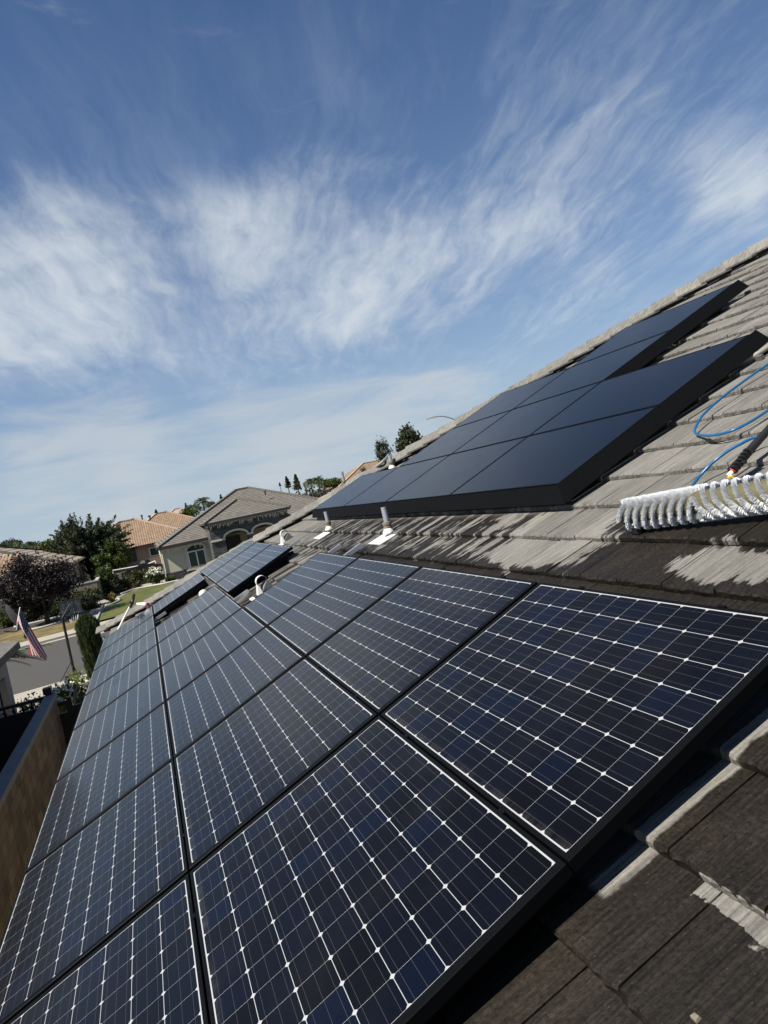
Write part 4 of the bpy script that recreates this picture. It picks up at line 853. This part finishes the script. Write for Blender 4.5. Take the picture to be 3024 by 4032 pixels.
# house C: cream stucco, grey tile, stone porch
t = thing('house', 'cream stucco house with grey tile roof, arched window and dark stone porch', 'house', (1.3, 64, G)); H = lambda x, y, z: Vector((x - 1.3, y - 64, z - G))
ez_, rz_ = -.55, 3.35
A_, B_, C_, D_ = H(1.0, 63.5, ez_), H(19.8, 63.5, ez_), H(11.2, 72.4, rz_), H(9.9, 72.4, rz_)
face('roof', [A_, B_, C_, D_], M_roofC, t); face('roof', [H(1.0, 81, ez_), A_, D_], M_roofC, t, (0, 1)); face('roof', [B_, H(19.8, 81, ez_), C_], M_roofC, t)
caps(t, [(A_, D_), (D_, C_), (B_, C_)], M_capC)
b = MB(); b.box(H(1.3, 64.0, -2.98), H(6.4, 80, -.62)); b.box(H(6.4, 66, G), H(19, 80, -.62)); b.build('wall', M_stuccoC, t)
b = MB(); b.box(H(1.24, 63.94, G), H(6.42, 80, -2.98)); b.build('stone_base', M_stone, t)
b = MB(); b.box(H(1.0, 63.42, ez_ - .24), H(6.4, 63.5, ez_ - .01)); b.box(H(.94, 63.42, ez_ - .24), H(1.02, 81, ez_ - .01)); b.build('fascia', M_brown, t)
def arch_outline(x0, x1, z0, zs, zt, n=12): return [(x0, z0), (x1, z0), (x1, zs)] + [((x0 + x1) / 2 + (x1 - x0) / 2 * math.cos(math.pi * k_ / n), zs + (zt - zs) * math.sin(math.pi * k_ / n)) for k_ in range(1, n)] + [(x0, zs)]
wn = MB(); wn.prism([H(x, 63.98, z) for x, z in arch_outline(3.2, 5.15, -3.05, -1.28, -.82)], (0, -.08, 0)); win = wn.build('window', M_trimw, t)
b = MB(); b.prism([H(x, 63.897, z) for x, z in arch_outline(3.44, 4.93, -2.86, -1.40, -1.0)], (0, -.012, 0)); b.build('pane', M_glass, win)
b = MB(); b.box(H(4.14, 63.86, -2.86), H(4.24, 63.89, -1.5)); b.box(H(3.44, 63.86, -1.56), H(4.93, 63.89, -1.47)); b.box(H(3.44, 63.865, -2.88), H(3.5, 63.89, -1.4)); b.box(H(4.87, 63.865, -2.88), H(4.93, 63.89, -1.4)); b.build('frame', M_winw, win)
b = MB(); b.box(H(3.05, 63.83, -3.17), H(5.28, 63.96, -3.04)); b.build('sill', M_trimw, win)
b = MB()
for k_ in range(9): b.box(H(4.26, 63.878, -2.1 + k_ * .13), H(4.86, 63.884, -2.1 + k_ * .13 + .04))
b.build('blind', M_shade, win)
# the porch block in front, taller, hipped
pz = .70; pa, pb, pc_, pd = H(5.05, 60.4, pz), H(12.75, 60.4, pz), H(12.75, 68, pz), H(5.05, 68, pz); ap = H(8.65, 64.2, 2.25); ap2 = H(9.1, 64.2, 2.25)
face('roof', [pa, pb, ap2, ap], M_roofC, t); face('roof', [pd, pa, ap], M_roofC, t); face('roof', [pb, pc_, ap2], M_roofC, t); caps(t, [(pa, ap), (pb, ap2)], M_capC, .3)
b = MB(); b.box(H(5.05, 60.36, pz - .2), H(12.75, 60.42, pz - .02)); b.build('fascia', M_brown, t)
def archz(x, x0, x1, zs, zt): f = (x - (x0 + x1) / 2) / ((x1 - x0) / 2); return zs + (zt - zs) * math.sqrt(max(0, 1 - f * f))
ars = [(6.62, 8.62, -.95, -.42), (9.12, 11.0, -.90, -.40)]
b = MB(); X0, X1 = 5.45, 12.5; xs = sorted(set([X0, X1] + [v for a in ars for v in a[:2]] + [a[0] + (a[1] - a[0]) * k_ / 14 for a in ars for k_ in range(15)]))
for x0_, x1_ in zip(xs, xs[1:]):
    xm = (x0_ + x1_) / 2; ar = next((a for a in ars if a[0] <= xm <= a[1]), None); zb0, zb1 = (archz(x0_, *ar), archz(x1_, *ar)) if ar else (G, G)
    p = [H(x0_, 60.9, zb0), H(x1_, 60.9, zb1), H(x1_, 61.4, zb1), H(x0_, 61.4, zb0), H(x0_, 60.9, pz - .1), H(x1_, 60.9, pz - .1), H(x1_, 61.4, pz - .1), H(x0_, 61.4, pz - .1)]; b.hexa(p)
b.box(H(5.45, 61.4, G), H(5.75, 66, pz - .1)); b.build('porch_wall', M_stone, t)
b = MB()
for a in ars:
    P = [H(a[0] - .08 + (a[1] - a[0] + .16) * k_ / 20, 60.86, archz(a[0] + (a[1] - a[0]) * k_ / 20, *a) + .09) for k_ in range(21)]
    for p, q in zip(P, P[1:]): b.bar(p, q, .16, .17, (0, 0, 1))
b.box(H(5.42, 60.78, -1.0), H(6.66, 60.92, -.84)); b.box(H(8.56, 60.78, -.98), H(9.16, 60.92, -.82)); b.build('arch_trim', M_trimw, t)
b = MB(); b.box(H(7.2, 65.5, G), H(8.5, 65.8, -1.0)); b.build('door', M_iron, t); b = MB(); b.box(H(5.8, 65.85, G), H(12.5, 66, pz - .12)); b.build('porch_back', M_stuccoC, t)
M_ice = plain('icicle_wire', (.34, .34, .32), .7)
b = MB(); rl = random.Random(9)                                  # icicle lights strung along the eaves
for (xa_, xb_, y_, z_) in ((1.3, 6.3, 63.44, ez_ - .24), (5.2, 12.6, 60.38, pz - .2)):
    x = xa_; b.box(H(xa_, y_ - .012, z_ - .03), H(xb_, y_, z_ + .01))
    while x < xb_: l_ = rl.uniform(.12, .5); b.box(H(x, y_ - .012, z_ - l_), H(x + .022, y_, z_)); b.box(H(x - .05, y_ - .012, z_ - l_ * .5), H(x + .06, y_, z_ - l_ * .5 + .022)); x += rl.uniform(.10, .22)
    b.build('icicle_lights', M_ice, t); b = MB()
b = MB(); q0 = H(12.2, 68.6, 2.2); b.lathe([(.07, 0), (.07, .35), (.12, .36), (.12, .45)], 8, q0); b.build('roof_pipe', M_brown, t)
for (x, y, z) in ((4.6, 68.6, 1.05), (3.2, 67.1, .45), (5.6, 69.9, 1.55)):
    b = MB(); b.lathe([(.05, 0), (.05, .25)], 8, H(x - .35, y, z)); b.build('roof_pipe', M_galv, t)
b = MB(); b.box(H(1.16, 63.9, G), H(1.26, 64.0, -.8)); b.build('downpipe', M_trimw, t)
# house B, terracotta
def hiphouse(name, label, x0, x1, y0, y1, ez2, rz2, roofm, wallm, capm, ridge=None, over=.5):
    t = thing(name, label, 'house', ((x0 + x1) / 2, y0, G)); O = Vector(((x0 + x1) / 2, y0, G)); hp = lambda x, y, z: Vector((x, y, z)) - O
    ym = (y0 + y1) / 2; ra, rb = ridge or (x0 + (y1 - y0) / 2, x1 - (y1 - y0) / 2)
    a, b_, c_, d_ = hp(x0, y0, ez2), hp(x1, y0, ez2), hp(x1, y1, ez2), hp(x0, y1, ez2); e, f = hp(ra, ym, rz2), hp(rb, ym, rz2)
    face('roof', [a, b_, f, e], roofm, t); face('roof', [b_, c_, f], roofm, t); face('roof', [c_, d_, e, f], roofm, t); face('roof', [d_, a, e], roofm, t)
    caps(t, [(a, e), (b_, f), (e, f), (c_, f), (d_, e)], capm, .34)
    m_ = MB(); m_.box(hp(x0 + over, y0 + over, G), hp(x1 - over, y1 - over, ez2 - .05)); m_.build('wall', wallm, t)
    m_ = MB(); m_.box(hp(x0, y0 - .04, ez2 - .24), hp(x1, y0 + .02, ez2 - .1)); m_.build('fascia', M_brown, t); return t, hp
t, hp = hiphouse('house', 'tan house with ribbed terracotta roof behind the round green tree', -9.6, 6.4, 90, 103, -.62, 2.75, M_roofT, M_stuccoB, M_capT, (-2.6, -.5))
b = MB(); b.box(hp(.35, 90.4, -2.25), hp(1.5, 90.52, -1.15)); w_ = b.build('window', M_winw, t); b = MB(); b.box(hp(.47, 90.38, -2.15), hp(1.4, 90.405, -1.25)); b.build('pane', M_glass, w_)
b = MB(); b.lathe([(.09, 0), (.09, .5), (.16, .52), (.16, .66)], 8, hp(.4, 96.4, 2.45)); b.build('roof_pipe', M_brown, t); b = MB(); b.lathe([(.09, 0), (.09, .5), (.16, .52), (.16, .66)], 8, hp(1.35, 96.4, 2.2)); b.build('roof_pipe', M_brown, t)
b = MB(); b.box(hp(-2.6, 90.3, G), hp(-1.2, 90.5, -1.0)); b.build('door', M_brown, t)
hiphouse('house', 'second terracotta roofed house peeking over the first one', -4, 12.5, 119, 132, -.6, 3.3, M_roofT, M_stuccoB, M_capT, (2.8, 4.6))
hiphouse('house', 'distant house with a pale brown roof between conifer and palms', 1.5, 14.2, 158, 170, .1, 4.0, plain('brown_far_roof', (.34, .27, .21), .9), M_stuccoA, M_capT, (7.6, 9.0))
hiphouse('house', 'distant house with an orange tile roof just above the hip', 36, 54, 128, 140, 1.6, 5.2, M_roofT, M_stuccoB, M_capT, (43.5, 47))
hiphouse('house', 'far low house with a pink tile roof left of the dark tree', -36, -22, 150, 162, -1.0, 2.1, M_roofT, M_stuccoA, M_capT)
hiphouse('house', 'farthest house with a salmon roof gap beside the weeping palms', -17.5, -12, 146, 156, -.9, 1.8, M_roofT, M_stuccoA, M_capT)
# house A: pale tile, hidden behind the plum tree
t, hp = hiphouse('house', 'beige house with pale striped tile roof behind the plum tree', -31, -5.8, 60.6, 85, -.30, 3.5, M_roofA, M_stuccoA, M_shade, (-18.0, -16.5), .7)
for y in (63.2, 66.0, 69.5, 74.0, 77.5, 80.5): b = MB(); b.box(hp(-6.52, y, -2.9), hp(-6.46, y + .7, -1.2)); b.build('shutter', M_shade, t)
b = MB(); b.box(hp(-14, 58.2, G), hp(-10.2, 61, -.2)); b.build('wall', M_stuccoA, t)
bb = [hp(-14.5, 57.6, -.1), hp(-9.8, 57.6, -.1), hp(-9.8, 64, 1.5), hp(-14.5, 64, 1.5)]; face('roof', bb, M_roofT, t)
for i, (x, y, z) in enumerate(((-9.6, 71.5, 1.02), (-9.3, 70.6, .92), (-7.0, 66.5, .0), (-13.2, 70.0, 1.95))):
    b = MB(); b.lathe([(.06, 0), (.06, .35)], 7, hp(x, y, z)); b.build('roof_pipe', M_brown, t)
# walls and gate across the street
t = thing('garden_wall', 'tan garden wall sloping back beside the plum shrubs', 'wall', (-4.7, 59, G))
b = MB(); b.box((-1.6, .2, 0), (.55, .4, 1.72)); b.box((.45, .4, 0), (.65, 10, 1.75)); b.build('wall', M_wallg, t); b = MB(); b.box((-1.6, .16, 1.72), (.7, .44, 1.80)); b.box((.41, .44, 1.75), (.69, 10, 1.83)); b.build('cap', M_edge, t)
tag(MB().__class__ and (lambda b: (b.box((-3.1, 66.0, G), (-2.45, 66.3, G + 1.55)), b.build('gate_pillar', M_wallg))[1])(MB()), 'tan pillar at the left end of the ornate black gate', 'pillar')
t = thing('gate', 'wide ornate black gate with scrolls between pillar and cream house', 'gate', (-.6, 66.1, G))
b = MB(); n = 24
for k_ in range(n):
    x0_, x1_ = -1.85 + 3.9 * k_ / n, -1.85 + 3.9 * (k_ + 1) / n; h0, h1 = [1.45 + .45 * math.sin(math.pi * (x + 1.85) / 3.9) for x in (x0_, x1_)]
    b.hexa([(x0_, -.02, .1), (x1_, -.02, .1), (x1_, .02, .1), (x0_, .02, .1), (x0_, -.02, h0), (x1_, -.02, h1), (x1_, .02, h1), (x0_, .02, h0)])
b.build('panel', M_iron, t); b = MB()
for k_ in range(30): x, z = random.uniform(-1.7, 1.9), random.uniform(.3, 1.4); r_ = random.uniform(.08, .16); b.tube([Vector((x + r_ * (1 - s * .07) * math.cos(s), -.03, z + r_ * (1 - s * .07) * math.sin(s))) for s in [k2 * .6 for k2 in range(13)]], .018, 5)
for k_ in range(27): x = -1.8 + k_ * .145; b.box((x, -.035, .05), (x + .03, -.02, .4))
b.build('scroll', plain('worn_iron', (.03, .028, .026), .4), t)
t = thing('net_frame', 'white net frame rising behind the ornate black gate', 'net', (-1.4, 70, G))
for nm, segs, r_ in (('frame', [((-1.9, 0, 1.75), (-1.8, 0, .9)), ((-1.9, 0, 1.75), (1.2, 0, 1.62)), ((1.2, 0, 1.62), (2.05, 0, 1.78)), ((2.05, 0, 1.78), (2.1, 0, 1.0))], .055), ('mesh', [((-1.8 + .13 * k_, 0, 1.72 - .04 * k_ / 10), (-1.75 + .13 * k_, 0, 1.2)) for k_ in range(29)] + [((-1.8, 0, 1.55), (2.0, 0, 1.5)), ((-1.8, 0, 1.38), (2.0, 0, 1.36))], .012)):
    b = MB()
    for p, q in segs: b.tube([Vector(p), Vector(q)], r_, 6)
    b.build(nm, M_winw if nm == 'frame' else M_grey, t)
t = thing('garden_fence', 'weathered wooden fence behind the net frame', 'fence', (0, 76, G)); b = MB()
for k_ in range(22): b.box((-2.6 + k_ * .2, 0, 0), (-2.41 + k_ * .2, .04, 1.9 + random.uniform(-.03, .03)))
b.build('boards', plain('old_wood', (.16, .13, .10), .9, var=.3), t)
t = thing('covered_grill', 'dark covered grill standing in front of the wooden fence', 'grill', (-.3, 73, G)); b = MB(); b.lathe([(.5, 0), (.52, 1.3), (.62, 1.35), (.6, 1.7), (.4, 1.95), (.1, 2.02)], 12); b.build('cover', M_iron, t)
# ------------------------------------------------------------------ street lamp and far trees
t = thing('street_lamp', 'grey street lamp arm curving up behind the hip against the sky', 'street lamp', (31.6, 60, G)); o_ = Vector((31.6, 60, G)); q = lambda x, z: Vector((x, 60, z)) - o_
b = MB(); b.tube([Vector((0, 0, 0)), q(31.55, 3.6)], [.12, .08], 10); b.build('pole', M_grey, t, smooth=True)
b = MB(); b.tube(spline([q(31.55, 3.5), q(31.2, 4.6), q(30.5, 5.35), q(29.7, 5.84), q(28.9, 6.17), q(28.1, 6.24)], 5), .05, 9); b.build('arm', M_grey, t, smooth=True)
b = MB(); b.hexa([q(27.0, 6.12) + Vector((0, y, 0)) for y in (-.1, .1)] + [q(28.15, 6.14) + Vector((0, y, 0)) for y in (.14, -.14)] + [q(27.05, 6.2) + Vector((0, y, 0)) for y in (-.08, .08)] + [q(28.15, 6.36) + Vector((0, y, 0)) for y in (.1, -.1)]); b.build('lamp_head', M_conc, t)
def far(px, pyt, pyb, Y, wpx, label, kind='round', mat=L_far, n=1500, group=None):
    top = aty(px, pyt, Y); bot = aty(px, pyb, Y); wd = wpx / F * (Y - CAM[1]); H_ = top[2] - G; cr = (top[2] - bot[2]) / 2
    if kind == 'cone':
        t = thing('conifer_tree', label, 'tree', (top[0], Y, G), group); hh = rng.uniform(0, 1, n); a = rng.uniform(0, 2 * np.pi, n); r_ = (1 - hh) ** .75 * wd / 2 * rng.uniform(.1, 1.15, n) * (1 + .28 * np.sin(hh * 31 + np.floor(a * 1.1) * 1.7)) * (.8 + .35 * np.sin(a * 3 + px)); zb0 = H_ - (top[2] - bot[2]) * 1.25
        quads('crown', leafquads(np.stack([np.cos(a) * r_, np.sin(a) * r_, zb0 + hh * (H_ - zb0)], 1), wd * .16, 1.8), rng.uniform(0, .6, n), mat, t); b = MB(); b.tube([Vector((0, 0, 0)), Vector((0, 0, H_ * .9))], [.25, .05], 7); b.build('trunk', M_bark, t); return t
    return tree('tree', label, 'tree', (top[0], Y, G), (wd / 2, wd / 2, cr), H_ - cr, n, wd * .075, mat, 40, .2, .35, r0=.2, group=group)
far(1500, 1738, 1826, 110, 60, 'dark pointed tree just above the hip left of the broad round tree', 'round', L_dark, 2600); far(1600, 1682, 1790, 92, 96, 'broad round dark tree crown above the hip below the street lamp', 'round', L_dark, 4200)
far(1428, 1838, 1862, 120, 24, 'tiny tree crown peeking over the hip near the far pipe', 'round', L_far, 700)
far(613, 2008, 2036, 140, 24, 'dark conifer standing behind the second terracotta roof', 'cone', L_dark, 900)
far(648, 2026, 2040, 150, 40, 'low dark bushy tree beside the far brown roof', 'round', L_far, 900); far(730, 1982, 2010, 135, 22, 'slim conifer tip behind the palms left of the grey roof', 'cone', L_far, 700)
far(1126, 1877, 1913, 140, 26, 'shorter of the two conifers above the grey roof ridge', 'cone', L_dark, 1100); far(1162, 1869, 1917, 140, 34, 'taller of the two conifers above the grey roof ridge', 'cone', L_dark, 1300)
far(1100, 1900, 1912, 140, 12, 'tiny conifer tip left of the two conifers', 'cone', L_far, 500); far(1198, 1897, 1918, 150, 18, 'small dark tree beside the palm clump on the grey ridge', 'round', L_far, 600); far(1308, 1885, 1915, 132, 90, 'wide low green tree right of the palm clump', 'round', L_green, 1600)
far(830, 1975, 2003, 150, 44, 'low trees touching the top of the grey hip line', 'round', L_far, 900); far(868, 1948, 1985, 155, 24, 'thin pointed tree rising from the grey hip line', 'cone', L_far, 700); far(395, 2120, 2160, 120, 40, 'bushy tree between dark evergreen and terracotta roof', 'round', L_far, 800)
far(745, 2000, 2066, 128, 70, 'yellow green leafy tree below the palm at the grey hip', 'round', L_green, 2200)
for (px, py, Y, L_, lb) in ((797, 1975, 138, 2.3, 'tall feathery palm at the left end of the grey roof hip'), (762, 1995, 136, 1.9, 'lower feathery palm left of the tall one at the grey hip'), (1252, 1892, 140, 2.0, 'tallest palm of the clump above the grey roof ridge'), (1222, 1898, 142, 1.8, 'left palm of the clump above the grey roof ridge'), (1286, 1897, 141, 1.8, 'right palm of the clump above the grey roof ridge'), (95, 2142, 118, 1.9, 'weeping palm at the far left above the pale roof'), (60, 2150, 122, 1.6, 'leftmost small palm above the pale roof'), (148, 2150, 116, 1.3, 'small palm beside the salmon roof')):
    c_ = aty(px, py, Y); palm('palm_tree', lb, (c_[0], Y, G), c_[2] - G, L_, 22, L_palm, .85, 'far palms', (.5, 1.0))
for (px, py, pb, Y, w_, lb) in ((8, 2140, 2175, 190, 60, 'hazy dark tree at the left picture edge on the skyline'), (40, 2128, 2165, 190, 60, 'second hazy tree from the left on the skyline'), (122, 2135, 2165, 180, 40, 'hazy tree behind the salmon roof'), (185, 2128, 2185, 105, 80, 'dense green tree left of the tall dark evergreen')): far(px, py, pb, Y, w_, lb, 'round', L_far if Y > 120 else L_green, 1400, 'skyline trees')
rl = random.Random(21); b_rows = []                             # the wooded skyline beyond, one mass
cs = []
for i in range(260):
    x = rl.uniform(-260, 420); y = rl.uniform(330, 420); h = rl.uniform(3.5, 7.5) if rl.random() < .8 else rl.uniform(7, 10); cs.append(np.array([x, y, G + h * .55]) + rng.normal(size=(60, 3)) * np.array([3.2, 2, h * .24]))
c_ = np.concatenate(cs); o = quads('far_woods', leafquads(c_, 1.5, 1.3), rng.uniform(0, 1, len(c_)), L_far); o['kind'] = 'stuff'; o['label'] = 'far belt of trees along the horizon'; o['category'] = 'trees'
